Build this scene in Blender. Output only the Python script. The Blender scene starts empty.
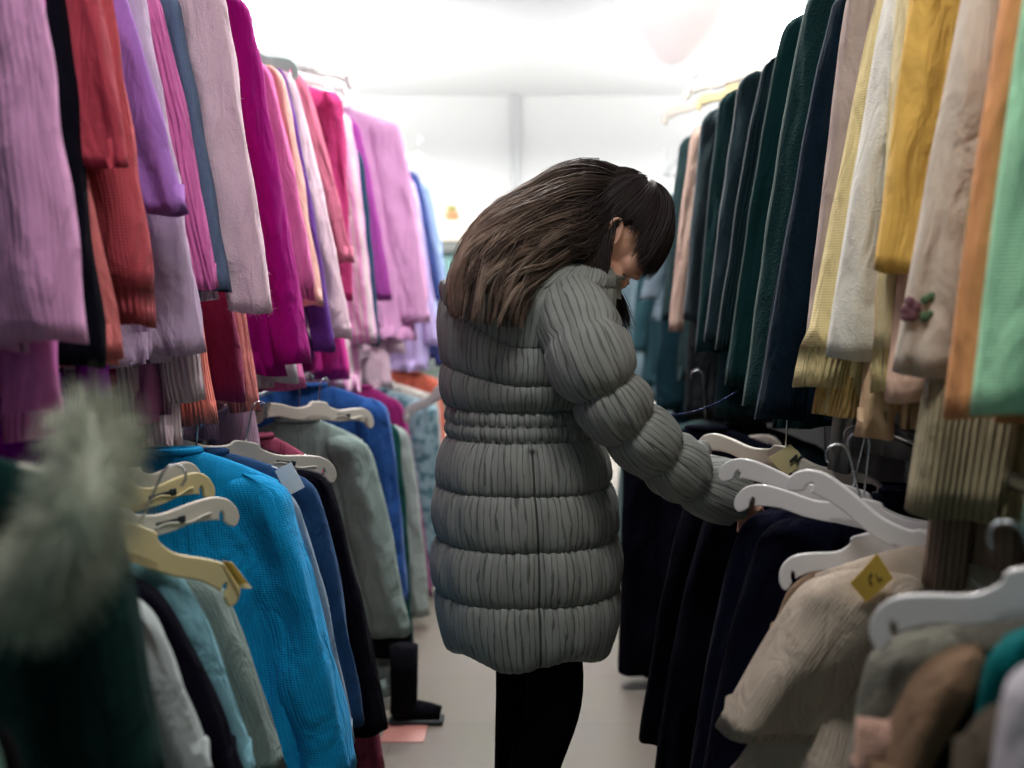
import bpy, bmesh, math, random
from mathutils import Vector, Matrix, noise
PI = math.pi
F, CX, HY, EYE = 1150.0, 540.0, 290.0, 1.36      # lens (px), vanishing point, eye height
col = bpy.context.scene.collection
def R(d): return math.radians(d)
def at(px, py, Y): return Vector(((px - CX) * Y / F, Y, EYE - (py - HY) * Y / F))
def sm(a, b, x):
    t = max(0.0, min(1.0, (x - a) / (b - a))); return t * t * (3 - 2 * t)
def lin(c):
    r = []
    for v in c[:3]:
        v = v / 255.0
        r.append(v / 12.92 if v <= .04045 else ((v + .055) / 1.055) ** 2.4)
    return r
def rgb(c, k=1.0):
    l = lin(c); k = min(k, .82 / max(max(l), .001)) if k > 1 else k
    return tuple(v * k for v in l) + (1.0,)

# ------------------------------------------------------------------ objects
def tag(o, label=None, cat=None, group=None, kind=None):
    if label: o['label'] = label
    if cat: o['category'] = cat
    if group: o['group'] = group
    if kind: o['kind'] = kind
    return o
def empty(name, loc, label, cat, group=None):
    o = bpy.data.objects.new(name, None); col.objects.link(o)
    o.location = loc; o.empty_display_size = .05
    return tag(o, label, cat, group)
def link(name, me, mat, parent=None):
    o = bpy.data.objects.new(name, me); col.objects.link(o)
    if mat and not me.materials: me.materials.append(mat)
    if parent: o.parent = parent
    return o
class MB:
    def __init__(s): s.v = []; s.f = []; s.uv = []
    def quadgrid(s, rings, closed=True, cap0=True, cap1=True, off=(0, 0, 0)):
        b = len(s.v); n = len(rings[0]); m = len(rings)
        vv = 0.0; vl = [0.0]
        for i in range(1, m):
            p, q = rings[i - 1], rings[i]
            vv += sum((Vector(p[j]) - Vector(q[j])).length for j in range(0, n, max(1, n // 6))) / len(range(0, n, max(1, n // 6)))
            vl.append(vv)
        mid = rings[m // 2]; ul = [0.0]
        for j in range(n):
            ul.append(ul[-1] + (Vector(mid[j]) - Vector(mid[(j + 1) % n])).length)
        for r in rings:
            for p in r: s.v.append((p[0] - off[0], p[1] - off[1], p[2] - off[2]))
        last = n if closed else n - 1
        for i in range(m - 1):
            for j in range(last):
                k = (j + 1) % n
                s.f.append((b + i * n + j, b + i * n + k, b + (i + 1) * n + k, b + (i + 1) * n + j))
                s.uv.append(((ul[j], vl[i]), (ul[j + 1], vl[i]), (ul[j + 1], vl[i + 1]), (ul[j], vl[i + 1])))
        if closed and cap0:
            s.f.append(tuple(b + j for j in reversed(range(n)))); s.uv.append(tuple((ul[j], 0) for j in reversed(range(n))))
        if closed and cap1:
            s.f.append(tuple(b + (m - 1) * n + j for j in range(n))); s.uv.append(tuple((ul[j], vl[-1]) for j in range(n)))
    def tube(s, pts, r, n=8, flat=1.0, caps=True):
        pts = [Vector(p) for p in pts]; rings = []
        rr = r if callable(r) else (lambda t: r)
        ref = None
        for i, p in enumerate(pts):
            t = (pts[min(i + 1, len(pts) - 1)] - pts[max(i - 1, 0)])
            t = t.normalized() if t.length > 1e-9 else Vector((0, 0, 1))
            if ref is None:
                ref = t.cross(Vector((0, 1, 0)));
                if ref.length < .1: ref = t.cross(Vector((1, 0, 0)))
            ref = (ref - t * ref.dot(t)).normalized()
            b2 = t.cross(ref)
            rad = rr(i / max(1, len(pts) - 1))
            rings.append([p + ref * math.cos(2 * PI * j / n) * rad + b2 * math.sin(2 * PI * j / n) * rad * flat for j in range(n)])
        s.quadgrid(rings, True, caps, caps)
    def box(s, c, d, bev=0):
        bm = bmesh.new(); bmesh.ops.create_cube(bm, size=1)
        for v in bm.verts: v.co = Vector((v.co.x * d[0] + c[0], v.co.y * d[1] + c[1], v.co.z * d[2] + c[2]))
        if bev: bmesh.ops.bevel(bm, geom=list(bm.edges), offset=bev, segments=2, affect='EDGES', profile=.5)
        s.addbm(bm)
    def addbm(s, bm):
        b = len(s.v); bm.verts.index_update()
        for v in bm.verts: s.v.append(tuple(v.co))
        for f in bm.faces:
            s.f.append(tuple(b + v.index for v in f.verts)); s.uv.append(tuple((v.co.x + v.co.y, v.co.z) for v in f.verts))
        bm.free()
    def mesh(s, name, smooth=True):
        me = bpy.data.meshes.new(name); me.from_pydata(s.v, [], s.f)
        uvl = me.uv_layers.new(name='UVMap'); flat = []
        for u in s.uv:
            for a in u: flat += [a[0], a[1]]
        uvl.data.foreach_set('uv', flat)
        me.polygons.foreach_set('use_smooth', [smooth] * len(me.polygons)); me.update()
        return me
    def build(s, name, mat, parent=None, smooth=True): return link(name, s.mesh(name, smooth), mat, parent)

# ------------------------------------------------------------------ materials
def newmat(name):
    m = bpy.data.materials.new(name); m.use_nodes = True
    nt = m.node_tree; b = nt.nodes['Principled BSDF']
    return m, nt, b
def plain(name, c, rough=.5, metal=0, k=1.0, coat=0, trans=0):
    m, nt, b = newmat(name)
    b.inputs['Base Color'].default_value = rgb(c, k); b.inputs['Roughness'].default_value = rough
    b.inputs['Metallic'].default_value = metal; b.inputs['Coat Weight'].default_value = coat
    b.inputs['Transmission Weight'].default_value = trans
    n = nt.nodes.new('ShaderNodeTexNoise'); n.inputs['Scale'].default_value = 60
    bp = nt.nodes.new('ShaderNodeBump'); bp.inputs['Strength'].default_value = .04; bp.inputs['Distance'].default_value = .002
    nt.links.new(n.outputs['Fac'], bp.inputs['Height']); nt.links.new(bp.outputs['Normal'], b.inputs['Normal'])
    return m
MC = {}
def cloth(c, style='knit', k=1.6, c2=None):
    key = (c, style, k, c2)
    if key in MC: return MC[key]
    m, nt, b = newmat('cloth_' + style); L = nt.links.new; N = nt.nodes.new
    base = rgb(c, k)
    b.inputs['Roughness'].default_value = .92; b.inputs['Specular IOR Level'].default_value = .18 * min(1.0, .15 + 6 * max(base[:3]))
    b.inputs['Sheen Weight'].default_value = {'fuzzy': .5, 'velvet': .3, 'smooth': .10}.get(style, .2) * min(1.0, .08 + 4 * max(base[:3]))
    b.inputs['Sheen Roughness'].default_value = .5
    b.inputs['Sheen Tint'].default_value = tuple(min(1, v + .25) for v in base[:3]) + (1,)
    tc = N('ShaderNodeTexCoord'); uv = tc.outputs['UV']; ob = tc.outputs['Object']
    ns = N('ShaderNodeTexNoise'); ns.inputs['Scale'].default_value = 14; ns.inputs['Detail'].default_value = 6; L(ob, ns.inputs['Vector'])
    mix = N('ShaderNodeMix'); mix.data_type = 'RGBA'
    mix.inputs['A'].default_value = tuple(v * .86 for v in base[:3]) + (1,)
    mix.inputs['B'].default_value = tuple(min(.9, v * 1.12) for v in base[:3]) + (1,)
    fine = N('ShaderNodeTexNoise'); fine.inputs['Scale'].default_value = 420; fine.inputs['Detail'].default_value = 2; L(ob, fine.inputs['Vector'])
    mm = N('ShaderNodeMath'); mm.operation = 'ADD'; L(ns.outputs['Fac'], mm.inputs[0])
    f2 = N('ShaderNodeMath'); f2.operation = 'MULTIPLY_ADD'; f2.inputs[1].default_value = 1.2 if style in ('boucle', 'tweed') else .5
    f2.inputs[2].default_value = -.6 if style in ('boucle', 'tweed') else -.25
    L(fine.outputs['Fac'], f2.inputs[0]); L(f2.outputs[0], mm.inputs[1]); L(mm.outputs[0], mix.inputs['Factor'])
    outc = mix.outputs['Result']
    h = None
    def wave(axis, scale, dist=.6):
        w = N('ShaderNodeTexWave'); w.wave_type = 'BANDS'; w.bands_direction = axis
        w.inputs['Scale'].default_value = scale; w.inputs['Distortion'].default_value = dist; w.inputs['Detail'].default_value = 1
        w.inputs['Detail Scale'].default_value = 2
        L(uv, w.inputs['Vector']); return w.outputs['Fac']
    def math_(op, a, bv):
        x = N('ShaderNodeMath'); x.operation = op
        for i, q in enumerate((a, bv)):
            if isinstance(q, (int, float)): x.inputs[i].default_value = q
            else: L(q, x.inputs[i])
        return x.outputs[0]
    dist = .003; st = .5
    if style == 'knit': h = math_('ADD', math_('MULTIPLY', wave('X', 38, 1.2), .4), math_('MULTIPLY', wave('Y', 60, 1.5), .35))
    elif style == 'rib': h = wave('X', 26, .5); dist = .006; st = .8
    elif style == 'cable':
        h = math_('ADD', wave('X', 5, 1.2), math_('MULTIPLY', wave('X', 30, 1.0), .3)); dist = .008; st = .6
    elif style in ('fuzzy', 'boucle', 'tweed'):
        v = N('ShaderNodeTexVoronoi'); v.inputs['Scale'].default_value = {'boucle': 170, 'fuzzy': 260}.get(style, 320); L(ob, v.inputs['Vector']); h = v.outputs['Distance']; dist = .004 if style == 'boucle' else .0015; st = .7
    elif style == 'denim': h = wave('DIAGONAL', 120, .5); dist = .001
    elif style in ('smooth', 'velvet', 'floral', 'rose', 'stripe'):
        n3 = N('ShaderNodeTexNoise'); n3.inputs['Scale'].default_value = 30; n3.inputs['Detail'].default_value = 4; L(ob, n3.inputs['Vector']); h = n3.outputs['Fac']; dist = .008; st = .35
    if style in ('floral', 'rose', 'stripe') and c2:
        mx = N('ShaderNodeMix'); mx.data_type = 'RGBA'; L(outc, mx.inputs['A']); mx.inputs['B'].default_value = rgb(c2, k)
        if style == 'stripe': fac = math_('GREATER_THAN', wave('X', 9, .2), .55)
        else:
            n4 = N('ShaderNodeTexNoise'); n4.inputs['Scale'].default_value = 26 if style == 'floral' else 40; n4.inputs['Detail'].default_value = 3; L(ob, n4.inputs['Vector'])
            cr = N('ShaderNodeValToRGB'); cr.color_ramp.elements[0].position = .5; cr.color_ramp.elements[1].position = .6
            L(n4.outputs['Fac'], cr.inputs['Fac']); fac = cr.outputs['Color']
        L(fac, mx.inputs['Factor']); outc = mx.outputs['Result']
    L(outc, b.inputs['Base Color'])
    hh = math_('ADD', h, math_('MULTIPLY', fine.outputs['Fac'], .3))
    mpw = N('ShaderNodeMapping'); mpw.inputs['Scale'].default_value = (1, 1, .38); mpw.inputs['Rotation'].default_value = (0, R(18), 0); L(ob, mpw.inputs['Vector'])
    nw = N('ShaderNodeTexNoise'); nw.inputs['Scale'].default_value = 13; nw.inputs['Detail'].default_value = 3; nw.inputs['Distortion'].default_value = 1.1; L(mpw.outputs[0], nw.inputs['Vector'])
    bw = N('ShaderNodeBump'); bw.inputs['Strength'].default_value = .55; bw.inputs['Distance'].default_value = .045; L(nw.outputs['Fac'], bw.inputs['Height'])
    bp = N('ShaderNodeBump'); bp.inputs['Strength'].default_value = st; bp.inputs['Distance'].default_value = dist
    L(hh, bp.inputs['Height']); L(bw.outputs['Normal'], bp.inputs['Normal']); L(bp.outputs['Normal'], b.inputs['Normal'])
    MC[key] = m; return m
PLASTIC = plain('hanger_plastic', (214, 208, 196), .35, coat=.2)
PLASTIC_W = plain('hanger_plastic_white', (226, 222, 222), .35, coat=.2)
CREAM = plain('cream_plastic', (216, 200, 150), .45)
METAL = plain('chrome_wire', (190, 195, 200), .25, 1)
DARKSLOT = plain('dark_slot', (30, 40, 45), .6)
YELLOW = plain('yellow_card', (206, 168, 70), .7)
INK = plain('ink', (70, 60, 40), .8)
WHITECARD = plain('white_card', (215, 222, 225), .7)

def emis(name, c, s):
    m, nt, b = newmat(name); b.inputs['Base Color'].default_value = (*c, 1); b.inputs['Emission Color'].default_value = (*c, 1); b.inputs['Emission Strength'].default_value = s; return m
# ------------------------------------------------------------------ setting
def structure(name, mb, m): return tag(mb.build(name, m, None, False), kind='structure')
def wallmat(name, c, rough=.8, sc=3):
    m, nt, b = newmat(name); N = nt.nodes.new; L = nt.links.new
    n = N('ShaderNodeTexNoise'); n.inputs['Scale'].default_value = sc; n.inputs['Detail'].default_value = 5
    mx = N('ShaderNodeMix'); mx.data_type = 'RGBA'
    mx.inputs['A'].default_value = rgb(c, .95); mx.inputs['B'].default_value = rgb(c, 1.04)
    L(n.outputs['Fac'], mx.inputs['Factor']); L(mx.outputs['Result'], b.inputs['Base Color']); b.inputs['Roughness'].default_value = rough
    return m
WALL = wallmat('white_wall_paint', (236, 238, 238)); CEIL = wallmat('ceiling_paint', (226, 229, 233))
def floormat():
    m, nt, b = newmat('vinyl_floor'); N = nt.nodes.new; L = nt.links.new
    tc = N('ShaderNodeTexCoord'); br = N('ShaderNodeTexBrick'); br.offset = 0
    br.inputs['Scale'].default_value = 1; br.inputs['Brick Width'].default_value = .45; br.inputs['Row Height'].default_value = .45; br.inputs['Mortar Size'].default_value = .002
    br.inputs['Color1'].default_value = rgb((122, 116, 106)); br.inputs['Color2'].default_value = rgb((128, 122, 112)); br.inputs['Mortar'].default_value = rgb((108, 102, 94))
    L(tc.outputs['Object'], br.inputs['Vector'])
    n = N('ShaderNodeTexNoise'); n.inputs['Scale'].default_value = 40; n.inputs['Detail'].default_value = 5
    mx = N('ShaderNodeMix'); mx.data_type = 'RGBA'; mx.blend_type = 'MULTIPLY'; mx.inputs['Factor'].default_value = .25
    L(br.outputs['Color'], mx.inputs['A']); L(n.outputs['Color'], mx.inputs['B']); L(mx.outputs['Result'], b.inputs['Base Color'])
    b.inputs['Roughness'].default_value = .45
    return m
YB = 10.4; ZC = 3.12
f = MB(); f.box((0, 4, -.05), (10, 14, .1)); structure('floor', f, floormat())
f = MB(); f.box((0, 4, ZC + .05), (10, 14, .1)); structure('ceiling', f, CEIL)
f = MB(); f.box((0, YB + .06, ZC / 2), (10, .12, ZC)); structure('wall_back', f, WALL)
f = MB(); f.box((-4.95, 4, ZC / 2), (.1, 14, ZC)); structure('wall_left', f, WALL)
f = MB(); f.box((4.95, 4, ZC / 2), (.1, 14, ZC)); structure('wall_right', f, WALL)
f = MB(); f.box((-.225, YB - .03, ZC / 2), (.07, .06, ZC), .008); structure('trim_1', f, plain('wall_strip', (196, 198, 200), .6))
# pink inlaid tile
f = MB(); f.box((-.415, 3.53, .001), (.13, .15, .004), .001)
tag(f.build('floor_tile', plain('pink_tile', (176, 120, 112), .5)), 'dusty pink tile set in the beige floor by the left rack', 'tile')

# ------------------------------------------------------------------ racks
def clothes_rack(side, xu, zu, xl, zl, xp, label):
    r = empty('clothes_rack', (xp, 4.6, 0), label, 'clothes rack', 'clothes racks along the aisle')
    o = (xp, 4.6, 0)
    def T(pts): return [(p[0] - o[0], p[1] - o[1], p[2] - o[2]) for p in pts]
    steel = METAL
    for x, z in ((xu, zu), (xl, zl)):
        m = MB(); m.tube(T([(x, .7 + 7.8 * i / 8, z) for i in range(9)]), .014, 10); m.build('hanging_rail', steel, r)
    for y in (.9, 2.62, 4.62, 6.6, 8.3):
        m = MB(); m.tube(T([(xp, y, 0.02), (xp, y, 1.2), (xp, y, zu + .06)]), .02, 10); m.build('upright', steel, r)
        for x, z in ((xu, zu), (xl, zl)):
            m = MB(); m.tube(T([(xp, y, z - .03), ((x + xp) / 2, y, z - .012), (x, y, z - .012)]), .009, 8); m.build('bracket', steel, r)
    m = MB(); m.box((side * .03, 0, .92), (.02, 7.6, 1.72), .004); m.build('light_block_panel', plain('light_block_black', (18, 20, 22), .9), r)  # dark panel added behind the clothes to block light and keep them dim
    return r
UL = (-1.0, 2.17); LL = (-.78, 1.075); UR = (.90, 2.2); LR = (.72, 1.07)
clothes_rack(-1, UL[0], UL[1], LL[0], LL[1], -1.36, 'two-tier metal clothes rack full of pink and purple clothes, left of the aisle')
clothes_rack(1, UR[0], UR[1], LR[0], LR[1], 1.22, 'two-tier metal clothes rack full of dark and beige clothes, right of the aisle')

# ------------------------------------------------------------------ hangers
def cr2(pts, n):
    out = []
    for i in range(len(pts) - 1):
        p0, p1, p2, p3 = pts[max(i - 1, 0)], pts[i], pts[i + 1], pts[min(i + 2, len(pts) - 1)]
        for k in range(n):
            t = k / n
            out.append(tuple(.5 * (2 * p1[a] + (p2[a] - p0[a]) * t + (2 * p0[a] - 5 * p1[a] + 4 * p2[a] - p3[a]) * t * t + (3 * p1[a] - p0[a] - 3 * p2[a] + p3[a]) * t ** 3) for a in (0, 1)))
    out.append(tuple(pts[-1])); return out
def hanger_outline(s):
    # one arm in the x-z plane from the neck (0,0) out to the tip: an arched slab, notched from below near its end
    w = .92 if s < .2 else 1.0
    top = cr2([(0, .026), (.03, .024), (.10 * s + .02, .012), (.36 * s, .004), (.6 * s, .011), (.78 * s, .013), (.9 * s, .004), (.97 * s, -.012), (s, -.030), (.985 * s, -.044), (.95 * s, -.049)], 5)
    bot = cr2([(.95 * s, -.049), (.91 * s, -.044), (.875 * s, -.036)], 3)[1:] + cr2([(.872 * s, -.024), (.85 * s, -.015), (.828 * s, -.020), (.834 * s, -.032)], 3) + cr2([(.80 * s, -.029), (.62 * s, -.025), (.42 * s, -.031), (.2 * s, -.030), (.05, -.022), (0, -.020)], 4)
    return [(x, z * w) for x, z in top], [(x, z * w) for x, z in bot]
def make_hanger_mesh(s, th):
    top, bot = hanger_outline(s)
    right = top + bot
    poly = right + [(-x, z) for x, z in reversed(right[1:-1])]
    bm = bmesh.new()
    vs = [bm.verts.new((x, -th / 2, z)) for x, z in poly]
    fc = bm.faces.new(vs)
    e = bmesh.ops.extrude_face_region(bm, geom=[fc])
    for v in e['geom']:
        if isinstance(v, bmesh.types.BMVert): v.co.y += th
    bmesh.ops.recalc_face_normals(bm, faces=list(bm.faces))
    edges = [ed for ed in bm.edges if len(ed.link_faces) == 2 and ed.calc_face_angle() > 1.2]
    bmesh.ops.bevel(bm, geom=edges, offset=.003, segments=2, affect='EDGES', profile=.5)
    m = MB(); m.addbm(bm); me = m.mesh('hanger_body', False); return me
HM = {}
def hanger(name, neck, ex, label, group, mat, s=.215, hook_to=None, scale=1.0, extras=False, th=.011):
    """neck point, ex = direction towards the aisle-side tip"""
    key = round(s, 2)
    if key not in HM: HM[key] = make_hanger_mesh(key, th)
    root = empty(name, neck, label, 'hanger', group)
    ex = Vector(ex).normalized(); ey = Vector((0, 0, 1)).cross(ex).normalized(); ez = ex.cross(ey)
    root.rotation_euler = Matrix((ex, ey, ez)).transposed().to_euler()
    b = bpy.data.objects.new('hanger_body', HM[key]); col.objects.link(b); b.parent = root
    b.data = HM[key] if HM[key].materials and HM[key].materials[0] == mat else HM[key].copy()
    if not b.data.materials: b.data.materials.append(mat)
    else: b.data.materials[0] = mat
    h = hook_to if hook_to else .10
    m = MB(); r = .020
    pts = [(0, 0, .0), (0, 0, max(.02, h - r * 1.2)), ] + [(r - r * math.cos(a), 0, h + r * .0 + r * math.sin(a)) for a in [PI * 1.15 * i / 10 for i in range(11)]]
    m.tube(pts, .0022, 6); m.build('hook', METAL, root)
    if extras:
        m = MB(); m.box((s * .42, -th / 2 - .0005, -.012), (.055, .003, .007), .001); m.box((s * .42 + .022, -th / 2 - .002, -.012), (.012, .005, .012), .001)
        m.build('clip_slot', DARKSLOT, root)
        m = MB(); m.tube([(s * .3 + s * .45 * i / 8, -th / 2 - .001, -.017 + .004 * math.sin(i)) for i in range(9)], .0025, 6); m.build('groove_rib', mat, root)
    return root

# ------------------------------------------------------------------ garments
def edge_fn(x0, z0, x1, z1, power):
    def e(z):
        t = (z0 - z) / (z0 - z1)
        t = max(0, t)
        return x0 + (x1 - x0) * (t ** power)
    return e
def ringpts(cx, cy, z, w, d, n, fold, sy=0):
    out = []
    for j in range(n):
        a = 2 * PI * j / n
        c, s = math.cos(a), math.sin(a)
        x = w * math.copysign(abs(c) ** .8, c); y = d * math.copysign(abs(s) ** .8, s)
        x, y, dz = fold(x, y, a, z)
        out.append((cx + x, cy + y + sy * x, z + dz))
    return out
GID = [0]
def garment(name, cat, label, group, side, rail, c, style, Xb, xb, yb, xt, yt, shoulder=False, zs=None, body=None, sw=.10, sd=.030,
            inset=.06, power=.85, yaw=.12, k=1.6, c2=None, cuff=None, cuffc=None, bodyc=None, bstyle=None, hang=True, fold=1.4, bd=.042, hem=None, plastic=None, hlabel=None, flare=0.0, sl=True, collar=True):
    GID[0] += 1; rnd = random.Random(GID[0] * 7 + 3)
    Y = Xb * F / (xb - CX)
    x1 = Xb; z1 = max(.05, EYE - (yb - HY) * Y / F)
    xe = (xt - CX) * Y / F; ze = EYE - (yt - HY) * Y / F
    if shoulder: z0 = ze; x0 = xe
    else:
        z0 = max(zs if zs else 1.985, min(ze + .03, 2.13))
        # extrapolate the edge up to the shoulder
        t = max(0.0, (z0 - ze) / max(.05, (z0 - z1))); p = power
        # solve x0 so that the curve passes (xe, ze)
        tp = t ** p
        x0 = (xe - x1 * tp) / (1 - tp) if tp < .93 else xe
    s_half = abs(x0 - rail[0]); s_half = max(.15, min(.28, s_half)); cx = x0 + side * s_half
    e = edge_fn(x0, z0, x1, z1, power)
    zb = max(.04, EYE - (body - HY) * Y / F) if body else max(.06, z1 - .02)
    ytip = lambda x: (x - cx) * yaw * (-side)       # 0 at the neck, + at the aisle side
    Yn = Y - abs(x1 - cx) * yaw                     # so the cuff sits at the measured distance
    O = Vector((cx, Yn, z0 + .045))
    root = empty(name, O, label, cat, group)
    mat = cloth(c, style, k, c2)
    bmat = cloth(bodyc or c, bstyle or style, k, c2)
    ph = rnd.uniform(0, 6.28); ph2 = rnd.uniform(0, 6.28); kf = rnd.uniform(55, 85)
    # ---- body
    H = z0 - zb; rings = []; nb = 56
    zsB = z0 - .03
    def hw(z):
        out = abs(e(z) - cx) - inset * sm(z0, z0 - .12, z) - .012
        return max(.09, out) + flare * sm(z0 - .3, zb, z)
    zl = [z0 + .05, z0 + .045, z0 + .032, z0 + .015, z0, z0 - .02] + [z0 - .02 - (H - .02) * i / 22 for i in range(1, 23)]
    for i, z in enumerate(zl):
        if z > z0 - .021:
            q = (z0 + .05 - z) / .07
            w = .062 + (hw(z0 - .02) - .062) * (q ** .8); d = .016 + (bd - .014) * q * .6
        else:
            w = hw(z); d = bd * (.7 + .3 * sm(z0, z0 - .35, z))
        tt = sm(z0 - .05, zb, z)
        def fo(x, y, a, zz):
            A = .012 * fold * tt
            yy = y + A * math.sin(x * kf + ph) + A * .6 * math.sin(x * kf * .43 + ph2 + zz * 3)
            nz = noise.noise(Vector((x * 7 + ph * 5, y * 6, zz * 5 + GID[0]))) * .012 * fold * (.3 + tt)
            return x + nz * .4, yy + nz, .006 * tt * math.sin(x * 22 + ph)
        rings.append(ringpts(cx, Yn, z, w, d, nb, fo, yaw * (-side)))
    lastr = rings[-1]; cen = Vector((sum(p[0] for p in lastr) / nb, sum(p[1] for p in lastr) / nb, 0))
    def inner(r, f, dz): return [(cen.x + (p[0] - cen.x) * (1 - (1 - f) * .15), cen.y + (p[1] - cen.y) * f, p[2] + dz) for p in r]
    rings += [inner(lastr, .8, .004), inner(lastr, .7, .06)]
    r0 = rings[0]; neck_in = [[(cx + (p[0] - cx) * f_, Yn + (p[1] - Yn) * f_, p[2] - dz) for p in r0] for f_, dz in ((.8, .07), (.85, .01))]
    m = MB(); m.quadgrid(neck_in + rings, off=O); m.build('garment_body', bmat, root)
    if hem:
        hmx = cloth(hem[0], hem[1], k)
        rr = [[(cen.x + (p[0] - cen.x) * 1.02, cen.y + (p[1] - cen.y) * 1.1, p[2]) for p in r] for r in rings[-2 - hem[2]:-2]]
        m = MB(); m.quadgrid(rr + [inner(rr[-1], .85, .0), inner(rr[-1], .7, .04)], cap0=False, off=O); m.build('hem_band', hmx, root)
    if collar:
        m = MB(); cr = [(cx + .066 * math.cos(a), Yn + .022 * math.sin(a) + yaw * (-side) * .066 * math.cos(a), z0 + .052) for a in [2 * PI * i / 20 for i in range(21)]]
        m.tube([Vector(p) - O for p in cr], .008, 6, caps=False); m.build('collar', mat, root)
    # ---- sleeves: aisle side, and the mirrored one inside the rack
    for sgn in ((1, -1) if sl else ()):
        ns, m_ = 26, 28; rings = []; zc = []
        Hs = z0 - z1
        zl = [z0 + .004 - .0 * i for i in range(1)] + [z0 - Hs * (i / m_) ** 1.35 for i in range(1, m_ + 1)]
        zcuff = z1 + cuff[0] if cuff else -9
        for i, z in enumerate(zl):
            t = (z0 - z) / Hs
            w = sw * .5 * (1.08 - .22 * t)
            cap = math.sqrt(max(0.0, 1 - (1 - min(1, max(0, (z0 + .004 - z)) / .055)) ** 2)); cap = max(.18, cap)
            xo = e(z)
            if sgn < 0: xo = 2 * cx - e(z)
            inward = side * sgn
            xc = xo + inward * w
            if z < zcuff: w *= cuff[1]
            w2 = w * cap; dd = sd * cap * (1.0 if z >= zcuff else cuff[1])
            def fo(x, y, a, zz):
                A = .10 * fold * sm(0, .25, t)
                g = 1 + A * math.sin(3 * a + ph + 2.2 * t) + A * .55 * math.sin(5 * a + ph2 - 3 * t)
                nz = noise.noise(Vector((math.cos(a) * 1.6 + ph * 9, math.sin(a) * 1.6, zz * 8 + GID[0]))) * .008 * fold
                # keep the outermost side on the measured line
                return x * (1 + (g - 1) * .3) + nz * .5, y * g + nz, .004 * math.sin(2 * a + ph) * sm(.8, 1, t)
            rings.append(ringpts(xc, Yn + ytip(xc), z, w2, dd, ns, fo, 0))
        lr = rings[-1]; cc = (sum(p[0] for p in lr) / ns, sum(p[1] for p in lr) / ns)
        def inn(f_, dz): return [(cc[0] + (p[0] - cc[0]) * f_, cc[1] + (p[1] - cc[1]) * f_, p[2] + dz) for p in lr]
        full = rings + [inn(.86, .001), inn(.8, .05)]
        m = MB()
        if cuff:
            nc = [i for i, z in enumerate(zl) if z < zcuff]; i0 = max(1, nc[0]) if nc else len(rings) - 2
            m.quadgrid(rings[:i0 + 1], off=O); so = m.build('sleeve', mat, root)
            m = MB(); m.quadgrid([[(cc2[0], cc2[1], cc2[2]) for cc2 in rings[i0]]] + full[i0:], off=O)
            m.build('cuff', cloth(cuffc or c, 'rib', k), so)
        else:
            m.quadgrid(full, off=O); m.build('sleeve', mat, root)
    if hang:
        neck = Vector((cx, Yn, z0 + .012)); ex = Vector((-side, yaw, -.06))
        hanger('clothes_hanger', neck, ex, hlabel or ('hanger of the ' + ' '.join(label.split(',')[0].split()[:12])), 'hangers in use on the racks', plastic or PLASTIC, s=round(max(.13, s_half - .03), 2), hook_to=max(.05, rail[1] - neck.z + .0))
    G = dict(root=root, O=O, Y=Y, Yn=Yn, cx=cx, z0=z0, e=e, zb=zb, x0=x0, z1=z1, yaw=yaw, s=s_half)
    return G
def U_L(name, label, c, style, Xb, xb, yb, xt, yt, **kw):
    return garment(name, kw.pop('cat', name.replace('_', ' ')), label, 'clothes on the upper left rail', -1, UL, c, style, -Xb, xb, yb, xt, yt, **kw)
def L_L(name, label, c, style, Xb, xb, yb, xt, yt, **kw):
    kw.setdefault('k', 1.12); kw.setdefault('power', .72); kw.setdefault('shoulder', True); kw.setdefault('yaw', .3); kw.setdefault('sw', .12)
    return garment(name, kw.pop('cat', name.replace('_', ' ')), label, 'clothes on the lower left rail', -1, LL, c, style, -Xb, xb, yb, xt, yt, **kw)
def U_R(name, label, c, style, Xb, xb, yb, xt, yt, **kw):
    return garment(name, kw.pop('cat', name.replace('_', ' ')), label, 'clothes on the upper right rail', 1, UR, c, style, Xb, xb, yb, xt, yt, **kw)
def L_R(name, label, c, style, Xb, xb, yb, xt, yt, **kw):
    kw.setdefault('k', 1.12); kw.setdefault('power', .72); kw.setdefault('shoulder', True); kw.setdefault('yaw', .3); kw.setdefault('sw', .12)
    return garment(name, kw.pop('cat', name.replace('_', ' ')), label, 'clothes on the lower right rail', 1, LR, c, style, Xb, xb, yb, xt, yt, **kw)

# strands of fur, fuzz or hair as one mesh of thin tapered tubes
def strands(lines, r0, r1=.0003, n=3):
    m = MB()
    for pts in lines:
        pts = [Vector(p) for p in pts]; L = len(pts)
        t0 = (pts[-1] - pts[0]).normalized() if (pts[-1] - pts[0]).length > 1e-6 else Vector((0, 0, 1))
        a = t0.cross(Vector((.31, .77, .55))).normalized(); b2 = t0.cross(a)
        b = len(m.v)
        for i, p in enumerate(pts):
            u = i / (L - 1); r = r0 * (1 - u) + r1 * u
            if u < .06: r *= .6
            for j in range(n):
                q = p + a * math.cos(2 * PI * j / n) * r + b2 * math.sin(2 * PI * j / n) * r
                m.v.append(tuple(q))
        for i in range(L - 1):
            for j in range(n):
                k2 = (j + 1) % n
                m.f.append((b + i * n + j, b + i * n + k2, b + (i + 1) * n + k2, b + (i + 1) * n + j))
                m.uv.append(((j / n, i / L), ((j + 1) / n, i / L), ((j + 1) / n, (i + 1) / L), (j / n, (i + 1) / L)))
    return m
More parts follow.
